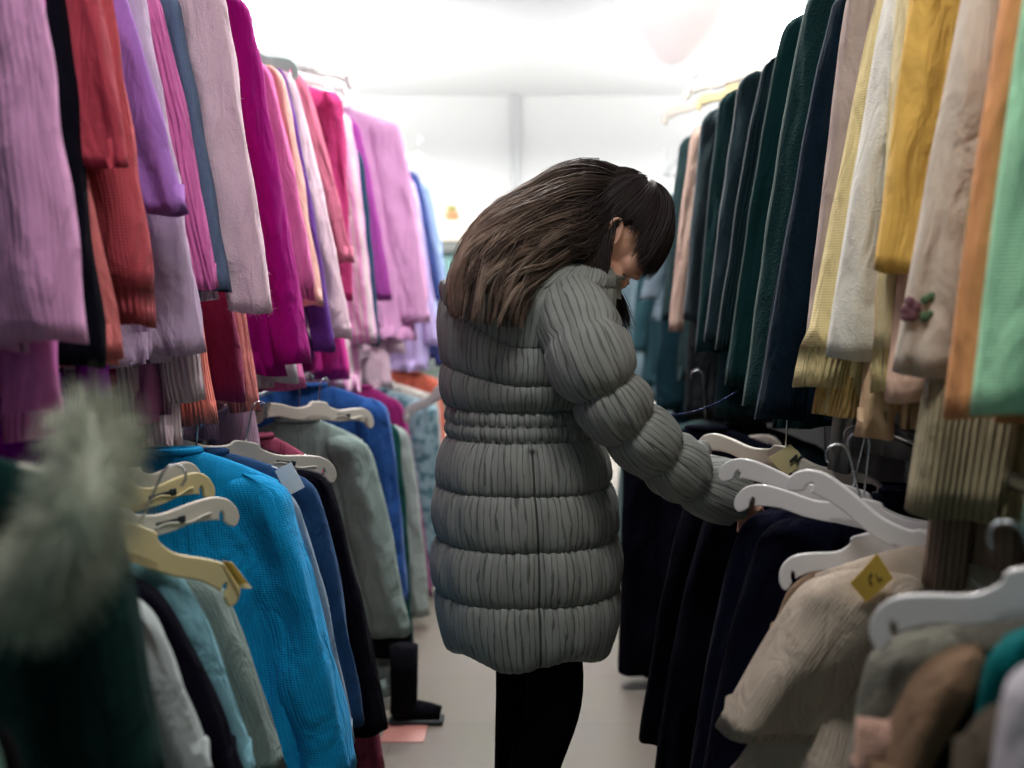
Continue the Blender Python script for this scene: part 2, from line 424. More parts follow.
def fuzz_on(obj, count, length, mat, parent, seed=1, name='fuzz', zmin=-9, gravity=.4):
    me = obj.data; rnd = random.Random(seed); ps = [p for p in me.polygons if len(p.vertices) == 4]
    lines = []
    for _ in range(count):
        p = rnd.choice(ps); vs = [me.vertices[i].co for i in p.vertices]
        a, b = rnd.random(), rnd.random()
        q = vs[0].lerp(vs[1], a).lerp(vs[3].lerp(vs[2], a), b)
        n = p.normal + Vector((rnd.gauss(0, .5), rnd.gauss(0, .5), rnd.gauss(0, .5) - gravity)); n.normalize()
        l = length * rnd.uniform(.5, 1.2)
        lines.append([q, q + n * l * .5 + Vector((0, 0, -.1 * l)), q + n * l + Vector((rnd.gauss(0, .15 * l), rnd.gauss(0, .15 * l), -.3 * l))])
    o = strands(lines, length * .02 + .00025, .0001).build(name, mat, parent); o['kind'] = 'stuff'
    return o

# ------------------------------------------------------------------ clothes on the upper left rail, near to far
U_L('sweater', 'lilac pink cable-knit sweater, nearest on the upper left rail', (176, 124, 162), 'cable', .66, 85, 342, 50, 0, body=352, sw=.17, sd=.045, cat='sweater')
U_L('sweater', 'orchid pink soft sweater whose cuff hangs below the lilac cable-knit', (178, 96, 158), 'smooth', .72, 60, 438, 45, 0, sw=.085, body=400, cuff=(.06, 1.1))
U_L('jacket', 'black navy jacket between the lilac cable-knit and the rust knits', (10, 9, 18), 'smooth', .70, 106, 366, 72, 0, body=372, sw=.14, sd=.045)
U_L('top', 'dark rust red short-sleeved top', (142, 52, 64), 'smooth', .67, 131, 168, 100, 0, body=362, bodyc=(166, 86, 86), sw=.13, bstyle='knit')
U_L('sweater', 'rust red sweater with ribbed cuffs', (156, 64, 72), 'knit', .66, 156, 326, 118, 0, body=362, bodyc=(170, 88, 86), sw=.11, cuff=(.09, .92), cuffc=(146, 62, 68), hem=((178, 94, 88), 'rib', 5))
U_L('blouse', 'violet satin blouse with a short loose sleeve', (136, 90, 158), 'smooth', .64, 188, 214, 129, 0, sw=.085, body=235)
U_L('dress', 'bright purple dress seen only below the rust knits', (120, 0, 140), 'smooth', .78, 115, 460, 92, 200, sw=.06, body=470, k=1.3)
U_L('sweater', 'lilac grey sweater with a wide rolled cuff', (164, 142, 168), 'smooth', .64, 207, 353, 146, 0, sw=.115, sd=.04, body=365, cuff=(.035, 1.06))
U_L('dress', 'crimson dress whose hem hangs down behind the fur hood', (124, 14, 62), 'smooth', .80, 132, 492, 105, 200, sw=.06, body=480)
U_L('sweater', 'dusty mauve sweater hanging low beside the crimson dress', (156, 92, 136), 'smooth', .74, 165, 421, 130, 150, sw=.09, body=400)
U_L('cardigan', 'pale pink grey cardigan with long ribbed hem', (190, 168, 178), 'rib', .66, 207, 400, 146, 0, sw=.09, body=446, inset=.045, hem=((188, 166, 174), 'rib', 6))
U_L('sweater', 'orchid ribbed sweater left of the slate blue top', (190, 96, 154), 'rib', .66, 220, 289, 162, 0, sw=.08, body=330)
U_L('top', 'slate blue wool top with a straight sleeve', (78, 92, 118), 'tweed', .65, 232, 291, 180, 0, sw=.095, body=300, cuff=(.025, 1.04), cuffc=(70, 84, 108))
U_L('sweater', 'coral ribbed sweater with its hem under the lilac cuff', (188, 98, 86), 'rib', .70, 217, 424, 168, 100, sw=.08, body=426)
U_L('cardigan', 'pale pink mohair cardigan with a bunched fluffy cuff', (212, 180, 194), 'fuzzy', .58, 274, 312, 229, 0, sw=.105, sd=.045, body=300, inset=.10, power=1.15)
U_L('dress', 'maroon velvet dress below the slate blue top', (112, 28, 62), 'velvet', .68, 246, 400, 205, 100, sw=.11, body=404)
U_L('sweater', 'coral pink ribbed sweater behind the maroon velvet dress', (196, 112, 108), 'rib', .68, 261, 411, 215, 100, sw=.09, body=405)
U_L('sweater', 'lilac knit sweater hanging lowest above the bright blue cardigan', (180, 148, 172), 'knit', .70, 263, 459, 222, 200, sw=.15, body=440)
U_L('coat', 'long magenta wool coat', (128, 0, 96), 'smooth', .60, 311, 364, 249, 0, sw=.12, sd=.045, body=374, k=1.7)
U_L('top', 'white top with a scalloped lace hem under the magenta coat', (205, 205, 205), 'boucle', .66, 298, 382, 250, 100, sw=.10, body=386)
U_L('cardigan', 'bright pink angora cardigan right of the magenta coat', (190, 92, 146), 'fuzzy', .62, 318, 300, 268, 60, shoulder=True, sw=.10, body=388, cuff=(.06, .85), power=.8)
U_L('sweater', 'salmon beige sweater behind the bright pink angora', (190, 142, 134), 'knit', .64, 323, 306, 282, 68, shoulder=True, sw=.07, body=330)
U_L('coat', 'deep purple coat between pink and pale pink sleeves', (78, 40, 112), 'smooth', .62, 336, 351, 284, 66, shoulder=True, sw=.08, body=360)
U_L('sweater', 'pale pink sweater beside the deep purple coat', (222, 190, 204), 'smooth', .60, 353, 339, 291, 65, shoulder=True, sw=.09, body=345)
U_L('blouse', 'dusty rose blouse in front of the crimson coat', (160, 86, 108), 'smooth', .62, 354, 262, 303, 72, shoulder=True, sw=.06, body=330)
U_L('coat', 'crimson coat with rounded shoulder, behind the dusty rose blouse', (150, 44, 92), 'smooth', .64, 352, 300, 343, 92, shoulder=True, sw=.10, body=340)
U_L('dress', 'fuchsia dress whose hem shows under the pale pink sweater', (170, 40, 120), 'smooth', .66, 351, 379, 315, 150, sw=.12, body=380)
U_L('shirt', 'lilac pink shirt with pale stripes', (208, 150, 190), 'stripe', .60, 377, 343, 351, 112, shoulder=True, sw=.11, body=392, c2=(228, 206, 214))
U_L('jacket', 'dark teal jacket half hidden by the striped lilac shirt', (22, 50, 72), 'smooth', .62, 380, 345, 362, 150, shoulder=True, sw=.06, body=350)
U_L('dress', 'violet purple dress with a smooth sleeve, left of the plum coat', (136, 56, 130), 'smooth', .61, 393, 300, 357, 118, shoulder=True, sw=.09, body=330)
U_L('cardigan', 'pinkish white cardigan hanging below the violet dress', (222, 190, 204), 'knit', .62, 405, 353, 374, 127, shoulder=True, sw=.08, body=388)
U_L('coat', 'blackish plum coat in front of the pale pink jacket', (48, 26, 52), 'smooth', .56, 418, 321, 381, 135, shoulder=True, sw=.08, body=330)
U_L('jacket', 'light pink padded jacket standing tall on the rail', (214, 160, 202), 'smooth', .50, 431, 322, 400, 122, shoulder=True, k=1.2, sw=.15, sd=.06, body=340, zs=2.2)
U_L('shirt', 'coral pink striped shirt far along the left rail', (222, 110, 140), 'stripe', .535, 428, 300, 408, 165, shoulder=True, sw=.07, body=330, c2=(208, 160, 200))
U_L('shirt', 'lilac blue shirt far along the left rail', (164, 152, 196), 'smooth', .54, 440, 345, 414, 178, shoulder=True, sw=.09, body=370)
U_L('jacket', 'navy jacket second to last on the left rail', (40, 52, 96), 'smooth', .56, 443, 300, 418, 172, shoulder=True, sw=.08, body=330)
U_L('shirt', 'faded denim shirt at the far end of the left rail', (124, 142, 176), 'denim', .55, 449, 296, 430, 184, shoulder=True, sw=.08, body=320)
U_L('coat', 'long navy blue coat showing below the denim shirt', (40, 44, 84), 'smooth', .60, 446, 366, 428, 195, shoulder=True, sw=.09, body=360)

# ------------------------------------------------------------------ clothes on the lower left rail
LL0 = L_L('coat', 'black coat with mint piping, cut off by the lower left corner', (12, 12, 16), 'smooth', .45, 52, 900, 6, 690, sw=.14, sd=.06, hang=False)
COATF = L_L('coat', 'dark green coat with a big pale fur hood', (15, 38, 36), 'smooth', .45, 165, 768, 112, 470, sw=.13, sd=.05, body=820, fold=.6, k=1.4)
L_L('blouse', 'cream blouse with pink roses peeking out behind the dark green coat', (186, 176, 166), 'rose', .49, 152, 700, 112, 512, sw=.07, c2=(150, 70, 86), body=760)
L_L('cardigan', 'pale grey cardigan next to the rose blouse', (156, 164, 164), 'smooth', .48, 215, 770, 146, 585, sw=.085, body=900)
L_L('coat', 'black coat between the pale grey and sky blue clothes', (10, 10, 20), 'smooth', .47, 246, 770, 150, 562, sw=.14, sd=.05, body=900, k=1.3)
L_L('jacket', 'dusty sky blue jacket on a cream hanger', (102, 146, 158), 'smooth', .47, 258, 770, 172, 546, sw=.10, body=900)
GCARD = L_L('cardigan', 'grey green cardigan with gold card below the bright blue cardigan', (108, 124, 120), 'knit', .46, 288, 770, 214, 560, sw=.14, sd=.045, body=900, fold=1.6, cuff=(.02, 1))
TEAL = L_L('cardigan', 'bright turquoise blue knitted cardigan', (4, 110, 156), 'knit', .40, 357, 768, 283, 468, sw=.16, sd=.06, body=800, fold=2.6, k=1.9, hang=False, inset=.03, flare=.02, bd=.06)
L_L('shirt', 'pale blue grey shirt squeezed right of the turquoise cardigan', (122, 142, 162), 'smooth', .415, 356, 742, 296, 484, sw=.07, body=740, inset=.03)
L_L('jacket', 'mid blue denim jacket with a white card at its collar', (30, 66, 108), 'denim', .41, 366, 720, 312, 468, sw=.12, body=710)
BLACKC = L_L('coat', 'long black coat on a cream hanger, behind the denim jacket', (8, 8, 18), 'smooth', .40, 388, 726, 326, 462, sw=.14, sd=.06, body=716, inset=.03, k=1.2, hang=False)
L_L('dress', 'rose pink long dress hanging to the floor under the black coat', (136, 60, 84), 'smooth', .425, 385, 766, 350, 560, sw=.09, shoulder=False, zs=.92, hang=False, body=766)
GJ = L_L('jacket', 'grey green hooded jacket with black cuffs', (122, 138, 134), 'smooth', .42, 413, 652, 366, 432, sw=.15, sd=.06, body=700, fold=1.5, cuff=(.09, 1.02), cuffc=(14, 14, 24))
BLUEJ = L_L('jacket', 'royal blue fleece jacket', (32, 74, 138), 'velvet', .45, 408, 600, 388, 398, sw=.12, sd=.05, body=640, hang=False)
L_L('coat', 'dark green long coat behind the royal blue fleece', (20, 66, 62), 'smooth', .46, 415, 668, 398, 420, sw=.12, body=690)
L_L('shirt', 'whitish grey shirt beyond the royal blue fleece', (150, 160, 158), 'smooth', .44, 431, 640, 408, 425, sw=.09, body=620)
FLOR = L_L('dress', 'grey teal flowered dress beside the puffer coat', (126, 150, 160), 'floral', .42, 446, 600, 438, 400, sw=.16, sd=.06, body=610, c2=(70, 104, 116), hang=False)
L_L('skirt', 'magenta skirt hem low behind the whitish shirt', (130, 30, 96), 'smooth', .46, 433, 642, 418, 480, sw=.08, shoulder=False, zs=.9, body=640, hang=False)

# ------------------------------------------------------------------ clothes on the upper right rail, near to far
U_R('top', 'mint green short-sleeved top, nearest on the upper right rail', (134, 182, 146), 'knit', .55, 968, 412, 1016, 60, sw=.16, sd=.045, body=525, bodyc=(140, 182, 156), inset=.075)
U_R('jacket', 'tan orange jacket beside the mint green top', (176, 122, 78), 'smooth', .55, 945, 417, 1000, 0, sw=.12, sd=.04, body=420)
TAUPE = U_R('sweater', 'taupe sweater embroidered with a small purple flower', (176, 164, 150), 'smooth', .55, 891, 374, 958, 0, sw=.13, sd=.045, body=400, inset=.04)
U_R('skirt', 'khaki ribbed knit skirt hanging below the taupe sweater', (140, 130, 104), 'rib', .575, 906, 512, 950, 200, sw=.17, sd=.05, body=516, fold=1.4, cat='skirt')
U_R('scarf', 'brown ribbed scarf end hanging lowest on the upper right rail', (124, 104, 92), 'rib', .62, 922, 585, 950, 300, sw=.075, body=560, cat='scarf', collar=False)
U_R('blouse', 'pinkish beige blouse left of the taupe sweater', (196, 162, 142), 'smooth', .585, 884, 400, 934, 0, sw=.11, body=410)
U_R('sweater', 'mustard yellow sweater with a wide smooth sleeve', (216, 172, 88), 'smooth', .56, 874, 272, 908, 0, sw=.10, sd=.04, body=300)
U_R('cardigan', 'cream cardigan with a frilled yellow cuff, under the mustard sweater', (214, 196, 150), 'knit', .575, 871, 392, 896, 0, sw=.07, body=395, cuff=(.1, 1.1), cuffc=(220, 200, 140))
U_R('shirt', 'tan shirt with rolled cuff hanging beneath the cream cardigan', (176, 148, 116), 'smooth', .57, 856, 436, 888, 150, sw=.07, body=430, cuff=(.03, 1.15))
U_R('sweater', 'off-white fine wool sweater', (212, 206, 194), 'fuzzy', .52, 825, 358, 882, 0, sw=.13, sd=.05, body=350)
U_R('sweater', 'pale yellow sweater with a flared ribbed cuff', (224, 204, 148), 'knit', .50, 797, 386, 874, 0, sw=.11, sd=.05, body=412, power=.95, cuff=(.09, 1.22), hem=((190, 156, 96), 'rib', 3), inset=.035)
U_R('cardigan', 'mauve beige cardigan between yellow and black clothes', (150, 134, 126), 'smooth', .53, 804, 342, 846, 0, sw=.10, body=370)
U_R('top', 'thin grey top with loose strings below the pale yellow sweater', (120, 118, 116), 'smooth', .60, 828, 470, 846, 300, sw=.05, body=455)
DG = (20, 44, 50)
U_R('coat', 'black navy coat next to the mauve beige cardigan', (10, 22, 32), 'smooth', .47, 754, 418, 834, 0, sw=.12, sd=.05, body=418, yaw=.05)
U_R('cardigan', 'dark green bouclé cardigan with a nubby edge in painted rim light', (28, 56, 58), 'boucle', .485, 742, 404, 806, 0, sw=.11, sd=.045, body=425, k=1.0)
U_R('coat', 'dark green coat with the tallest rounded shoulder', (20, 52, 54), 'velvet', .47, 724, 384, 784, 18, shoulder=True, sw=.10, body=400, k=1.0)
U_R('jacket', 'dark grey green corduroy jacket, second step down of the dark coats', (28, 50, 56), 'rib', .465, 715, 350, 764, 58, shoulder=True, sw=.09, body=390, k=1.0)
U_R('coat', 'charcoal coat with a thin edge of painted rim light, third step down of the dark coats', (36, 54, 60), 'smooth', .46, 704, 342, 741, 74, shoulder=True, sw=.09, body=380, k=1.0)
U_R('dress', 'blackish green dress, fourth step down of the dark coats', (24, 50, 52), 'smooth', .465, 695, 352, 722, 92, shoulder=True, sw=.09, body=415, k=1.0)
U_R('coat', 'dark grey coat nearest to the beige strip of a blouse', (52, 66, 70), 'smooth', .46, 684, 320, 702, 112, shoulder=True, sw=.10, body=360, k=1.0)
U_R('blouse', 'narrow beige blouse among the dark coats', (176, 152, 138), 'smooth', .45, 669, 331, 692, 128, shoulder=True, sw=.06, body=320, k=1.0)
U_R('jacket', 'round-shouldered grey green jacket behind the beige blouse', (38, 56, 58), 'smooth', .46, 662, 320, 680, 136, shoulder=True, sw=.10, body=380, k=1.0)
U_R('blouse', 'smoky blue short-sleeved blouse showing just right of the bowed face', (116, 134, 146), 'smooth', .46, 640, 300, 668, 200, shoulder=True, sw=.10, body=320, k=1.0)
U_R('dress', 'petrol teal dress beyond the smoky blue blouse', (48, 80, 88), 'smooth', .48, 630, 352, 648, 205, shoulder=True, sw=.11, body=385, k=1.0)
U_R('shirt', 'light steel blue shirt at the far end of the upper right rail', (104, 124, 132), 'smooth', .43, 612, 390, 622, 205, shoulder=True, sw=.11, body=400, k=1.0)

U_R('dress', 'long brown black dress hanging lowest among the far dark coats', (34, 38, 40), 'smooth', .50, 684, 418, 700, 140, sw=.12, body=420, hang=False, k=1.0)
U_R('coat', 'deep teal black coat behind the smoky blue blouse', (20, 46, 54), 'smooth', .47, 655, 410, 672, 200, sw=.16, body=420, hang=False, zs=1.7, k=1.0)
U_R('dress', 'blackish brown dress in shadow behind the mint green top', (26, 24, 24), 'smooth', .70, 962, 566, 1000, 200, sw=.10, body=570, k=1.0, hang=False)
# ------------------------------------------------------------------ clothes on the lower right rail
L_R('cardigan', 'lilac grey cardigan cut off by the lower right corner', (166, 160, 166), 'smooth', .40, 984, 800, 1018, 640, sw=.13, sd=.05, body=900)
L_R('jacket', 'olive brown jacket just behind the lilac grey cardigan', (62, 54, 44), 'tweed', .40, 944, 790, 990, 690, sw=.10, sd=.05, body=900)
L_R('coat', 'tan edged dark brown coat near the lower right corner', (112, 88, 68), 'smooth', .38, 866, 800, 940, 640, sw=.05, sd=.05, body=900, bodyc=(14, 13, 13), inset=.03)
L_R('blouse', 'teal blouse glimpsed under the big white hanger', (0, 92, 94), 'smooth', .47, 962, 790, 990, 616, sw=.12, body=900, hang=False)
L_R('sweater', 'dusty pink nubby sweater with its cuff beside the dark brown coat', (150, 118, 104), 'boucle', .37, 848, 762, 890, 700, sw=.09, body=900, hang=False)
GREYW = L_R('cardigan', 'grey wool cardigan under the big white hanger', (104, 102, 92), 'tweed', .38, 834, 800, 876, 622, sw=.14, sd=.05, body=900, hang=False)
BEIGE = L_R('cardigan', 'beige grey knit cardigan with a flared sleeve and yellow card', (136, 124, 112), 'knit', .30, 712, 722, 806, 556, sw=.22, sd=.07, body=800, fold=1.6, power=.95, hang=False, k=2.2, inset=.06, cuff=(.02, 1))
TANS = L_R('sweater', 'tan sweater peeping out left of the beige grey cardigan', (128, 104, 84), 'smooth', .41, 764, 650, 800, 566, sw=.09, body=760, hang=False)
NV = L_R('coat', 'black navy coat with a curved shoulder left of the tan sweater', (9, 11, 26), 'smooth', .32, 700, 790, 772, 508, sw=.16, sd=.06, body=800, k=1.2, hang=False, power=.6)
NV2 = L_R('coat', 'midnight blue coat under the pair of white hangers', (8, 10, 28), 'velvet', .31, 684, 790, 752, 502, sw=.14, sd=.06, body=800, k=1.2, hang=False, power=.6)
NV3 = L_R('coat', 'long black coat hanging to the floor right of the puffer coat', (7, 8, 18), 'smooth', .27, 640, 735, 694, 482, sw=.16, sd=.06, body=730, k=1.2, hang=False, power=.6)
NV4 = L_R('coat', 'black long coat half hidden behind the puffer coat', (7, 8, 18), 'smooth', .27, 618, 672, 622, 440, sw=.16, sd=.06, body=690, k=1.2, power=.6)
L_R('coat', 'dark slate coat between the black long coats', (9, 12, 22), 'smooth', .30, 655, 770, 716, 490, sw=.14, sd=.06, body=770, k=1.2, power=.6)

for i_, (x0_, y0_, x1_, y1_, c_, lb_) in enumerate(((668, 436, 640, 640, (20, 34, 40), 'slate black jacket far down the lower right rail, right of the grey one'), (652, 428, 630, 620, (70, 92, 92), 'greenish grey jacket far down the lower right rail'), (636, 420, 617, 600, (26, 44, 54), 'dark petrol jacket far down the lower right rail'), (626, 412, 612, 590, (100, 120, 122), 'pale grey jacket at the far end of the lower right rail'))):
    L_R('jacket', lb_, c_, 'smooth', .36, x1_, y1_, x0_, y0_, sw=.14, sd=.05, body=y1_ + 20, hang=False)
L_L('shirt', 'white shirt shoulders just behind the flowered dress', (196, 192, 186), 'smooth', .46, 447, 560, 438, 392, sw=.14, body=560, hang=False)
L_L('jacket', 'coral orange jacket shoulders beyond the flowered dress', (200, 104, 84), 'smooth', .48, 452, 520, 440, 376, sw=.14, body=520, hang=False)


def rim_light_edge(label, c, r=.003, dy=-.5):
    """rim light painted as a narrow pale tube along the sleeve's outer edge"""
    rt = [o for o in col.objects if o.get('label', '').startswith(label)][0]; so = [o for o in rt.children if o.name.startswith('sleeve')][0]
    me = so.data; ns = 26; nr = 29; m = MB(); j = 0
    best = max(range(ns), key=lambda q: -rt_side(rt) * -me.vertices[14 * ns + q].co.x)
    m.tube([me.vertices[i * ns + best].co.copy() for i in range(2, nr)], lambda t: r, 6); o = m.build('painted_rim', plain('rim_light_grey', c, .9), so); o['label'] = 'painted rim light'
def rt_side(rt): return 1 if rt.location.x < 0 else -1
# ------------------------------------------------------------------ the woman in the puffer coat
PW = Vector((-.03, 2.55, 0))
person = empty('person', PW, 'woman in a long grey quilted puffer coat looking down through the rack', 'person')
def P3(px, py, Y): return at(px, py, Y)
def spline(pts, n):
    pts = [Vector(p) for p in pts]; out = []
    for i in range(len(pts) - 1):
        p0 = pts[max(i - 1, 0)]; p1 = pts[i]; p2 = pts[i + 1]; p3 = pts[min(i + 2, len(pts) - 1)]
        for k in range(n):
            t = k / n
            out.append(.5 * ((2 * p1) + (p2 - p0) * t + (2 * p0 - 5 * p1 + 4 * p2 - p3) * t * t + (3 * p1 - p0 - 3 * p2 + p3) * t ** 3))
    out.append(pts[-1]); return out
def rspline(rs, n):
    v = spline([(r, 0, 0) for r in rs], n); return [p.x for p in v]
def limb(m, pts, rs, n=5, sides=14, flat=1.0):
    pp = spline(pts, n); rr = rspline(rs, n); L = len(pp) - 1
    m.tube([p - PW for p in pp], lambda t: rr[min(L, int(round(t * L)))], sides, flat)
# head frame
pit, yw = R(38), R(12)
Hf = Vector((math.cos(pit) * math.cos(yw), math.cos(pit) * math.sin(yw), -math.sin(pit))); Hl = Vector((-math.sin(yw), math.cos(yw), 0)); Hu = Hf.cross(Hl)
HO = Vector((.152, 2.575, 1.490)); HS = 1.09
def HL(x, y, z): return HO + (Hf * x + Hl * y + Hu * z) * HS
def head_pt(dx, dy, dz):
    """surface of the skull and jaw in the direction (dx, dy, dz), head space"""
    x, y, z = dx * .095, dy * .075, dz * .115
    t = sm(0, -.115, z)
    y *= 1 - .38 * t
    if x > 0: x *= 1 - .10 * t
    else: x *= 1 - .55 * t
    if x > 0 and z > 0: x *= 1 - .05 * sm(.02, .1, z)
    return x, y, z
bm_ = MB(); rings = []
for i in range(1, 24):
    el = PI / 2 - PI * i / 24; rings.append([HL(*head_pt(math.cos(el) * math.cos(a), math.cos(el) * math.sin(a), math.sin(el))) - PW for a in [2 * PI * j / 32 for j in range(32)]])
bm_.quadgrid(rings)
def blob(m, c, rx, ry, rz, local=True, n=12):
    rg = []
    for i in range(1, n):
        el = PI / 2 - PI * i / n; rr = []
        for j in range(n * 2):
            a = PI * j / n; q = (rx * math.cos(el) * math.cos(a), ry * math.cos(el) * math.sin(a), rz * math.sin(el))
            p = HL(c[0] + q[0], c[1] + q[1], c[2] + q[2]) if local else Vector(c) + Vector(q)
            rr.append(p - PW)
        rg.append(rr)
    m.quadgrid(rg)
# nose, lips, chin, cheeks, lids, ears
bm_.tube([HL(.088, 0, .012) - PW, HL(.098, 0, -.008) - PW, HL(.103, 0, -.028) - PW, HL(.101, 0, -.038) - PW], lambda t: .007 + .006 * t, 10)
blob(bm_, (.104, 0, -.034), .010, .011, .009); blob(bm_, (.098, .010, -.037), .009, .007, .007); blob(bm_, (.098, -.010, -.037), .009, .007, .007)
blob(bm_, (.092, 0, -.058), .010, .022, .006); blob(bm_, (.090, 0, -.069), .010, .019, .006)
blob(bm_, (.076, 0, -.052), .019, .026, .022); blob(bm_, (.078, 0, -.093), .020, .022, .018)
for s in (-1, 1):
    blob(bm_, (.064, s * .036, -.030), .026, .026, .028); blob(bm_, (.074, s * .032, .004), .013, .016, .010); blob(bm_, (.082, s * .026, .022), .010, .024, .007)
    blob(bm_, (.030, s * .050, -.070), .045, .010, .020)
    # ear: a rim around a hollow, with a lobe
    bm_.tube([HL(-.006 + .015 * math.cos(a) - .006 * math.sin(a), s * (.080 + .008 * (1 - math.cos(a)) * .6), -.010 + .028 * math.sin(a)) - PW for a in [R(-70) + R(290) * k / 16 for k in range(17)]], .0048, 8)
    blob(bm_, (-.004, s * .074, -.010), .012, .005, .022); blob(bm_, (.002, s * .076, -.034), .007, .005, .008)
# torso, neck and limbs (inside the clothes)
limb(bm_, [(-.03, 2.55, .82), (-.035, 2.55, 1.0), (-.03, 2.55, 1.2), (.0, 2.555, 1.34), (.06, 2.56, 1.40), (.10, 2.565, 1.435), (.145, 2.57, 1.475)], [.13, .115, .13, .12, .075, .056, .055], 5, 18)
armR = [P3(575, 305, 2.42), P3(584, 338, 2.345), P3(604, 387, 2.335), P3(629, 423, 2.355), P3(664, 455, 2.39), P3(706, 482, 2.45), P3(738, 499, 2.50)]
limb(bm_, armR, [.06, .052, .046, .044, .038, .032, .028], 4, 12)
armL = [Vector((.04, 2.66, 1.33)), Vector((.08, 2.76, 1.25)), Vector((.15, 2.79, 1.12)), Vector((.24, 2.75, 1.0)), Vector((.34, 2.71, .945)), Vector((.38, 2.70, .93))]
limb(bm_, armL, [.06, .052, .046, .040, .032, .028], 4, 12)
def hand(m, wrist, d, up, side):
    d = Vector(d).normalized(); up = (Vector(up) - d * Vector(up).dot(d)).normalized(); lat = d.cross(up) * side
    palm = [wrist, wrist + d * .03, wrist + d * .06, wrist + d * .085]
    limb(m, palm, [.026, .034, .038, .036], 3, 12, .55)
    for k, (o, L) in enumerate(((-.029, .068), (-.010, .078), (.010, .073), (.028, .058))):
        b = wrist + d * (.082 - .004 * abs(k - 1)) + lat * o
        p1 = b + d * L * .45 - up * L * .10; p2 = p1 + d * L * .22 - up * L * .30; p3 = p2 - d * L * .02 - up * L * .28
        limb(m, [b - d * .02, b, p1, p2, p3], [.009, .0095, .0085, .008, .006], 3, 8)
    t0 = wrist + d * .025 - lat * .026; t1 = t0 + d * .028 - lat * .022 - up * .012; t2 = t1 + d * .030 - lat * .002 - up * .012; t3 = t2 + d * .018 + lat * .006 - up * .012
    limb(m, [t0, t1, t2, t3], [.013, .0115, .010, .007], 3, 8)
hand(bm_, P3(738, 499, 2.50), (.45, .8, -.45), (.1, .1, 1), 1)
hand(bm_, Vector((.38, 2.70, .93)), (.8, -.1, -.4), (.1, .1, 1), -1)
legR = [(-.03, 2.47, .86), (.0, 2.47, .68), (.032, 2.47, .50), (-.005, 2.475, .36), (-.055, 2.48, .20), (-.085, 2.48, .08)]
legL = [(-.03, 2.63, .86), (-.035, 2.63, .68), (-.040, 2.62, .50), (-.045, 2.61, .36), (-.06, 2.60, .20), (-.07, 2.60, .08)]
for lg in (legR, legL): limb(bm_, lg, [.085, .072, .054, .050, .038, .034], 5, 14)
for lg, yy in ((legR, 2.48), (legL, 2.60)):
    x = lg[-1][0]; limb(bm_, [(x - .05, yy, .04), (x, yy, .05), (x + .07, yy, .035), (x + .15, yy, .025)], [.028, .034, .032, .02], 4, 10)
SKIN, nt_, b_ = newmat('skin'); b_.inputs['Base Color'].default_value = rgb((216, 164, 142)); b_.inputs['Roughness'].default_value = .55
b_.inputs['Subsurface Weight'].default_value = .12; b_.inputs['Subsurface Radius'].default_value = (.01, .004, .002)
body = bm_.build('body', SKIN, person)
md = body.modifiers.new('r', 'REMESH'); md.mode = 'VOXEL'; md.voxel_size = .0042; md.use_smooth_shade = True
ms = body.modifiers.new('s', 'SMOOTH'); ms.factor = .5; ms.iterations = 4
dg = bpy.context.evaluated_depsgraph_get(); me2 = bpy.data.meshes.new_from_object(body.evaluated_get(dg)); body.modifiers.clear(); body.data = me2
me2.polygons.foreach_set('use_smooth', [True] * len(me2.polygons))
# eyes, lashes, brows
EYEW = plain('eye_white', (225, 220, 215), .2); DARKHAIR = plain('lash', (18, 14, 14), .6)
for s in (-1, 1):
    m = MB(); blob(m, (.0795, s * .032, .0005), .0095, .0115, .0085, True, 10); m.build('eye', EYEW, body)
    m = strands([[HL(.088 - abs(k) * .0012, s * .032 + k * .0022, -.006), HL(.096 - abs(k) * .0012, s * .033 + k * .0027, -.0115), HL(.101 - abs(k) * .001, s * .034 + k * .0032, -.0125)] for k in range(-5, 6)], .0012)
    m.v = [tuple(Vector(v) - PW) for v in m.v]; m.build('eyelash', DARKHAIR, body)
    m = MB(); m.tube([HL(.0925 - .0035 * abs(k - 1), s * (.014 + .0075 * k), .026 + .002 * math.sin(k)) - PW for k in range(5)], lambda t: .003 * (1 - .6 * t), 6); m.build('eyebrow', DARKHAIR, body)
LIPS = plain('lips', (176, 100, 96), .5)

# ---- leggings and boots
BLK = cloth((9, 8, 12), 'smooth', 1.0)
m = MB()
for lg in (legR, legL): limb(m, lg[:-1] + [(lg[-1][0], lg[-1][1], .14)], [.091, .079, .061, .057, .045, .042], 6, 18)
lo = m.build('leggings', BLK, person)
for lg in (legR, legL):
    x, yy = lg[-1][0], lg[-1][1]; m = MB()
    limb(m, [(x + .028, yy, .24), (x + .012, yy, .16), (x, yy, .08), (x - .008, yy, .045)], [.056, .052, .05, .045], 5, 14)
    limb(m, [(x - .055, yy, .045), (x, yy, .05), (x + .08, yy, .04), (x + .17, yy, .03)], [.036, .044, .042, .026], 5, 14)
    bo = m.build('boot', cloth((20, 18, 20), 'smooth', 1.0), person)
    m = MB(); m.box((x + .055 - PW.x, yy - PW.y, .008), (.26, .085, .016), .006); m.build('sole', DARKSLOT, bo)

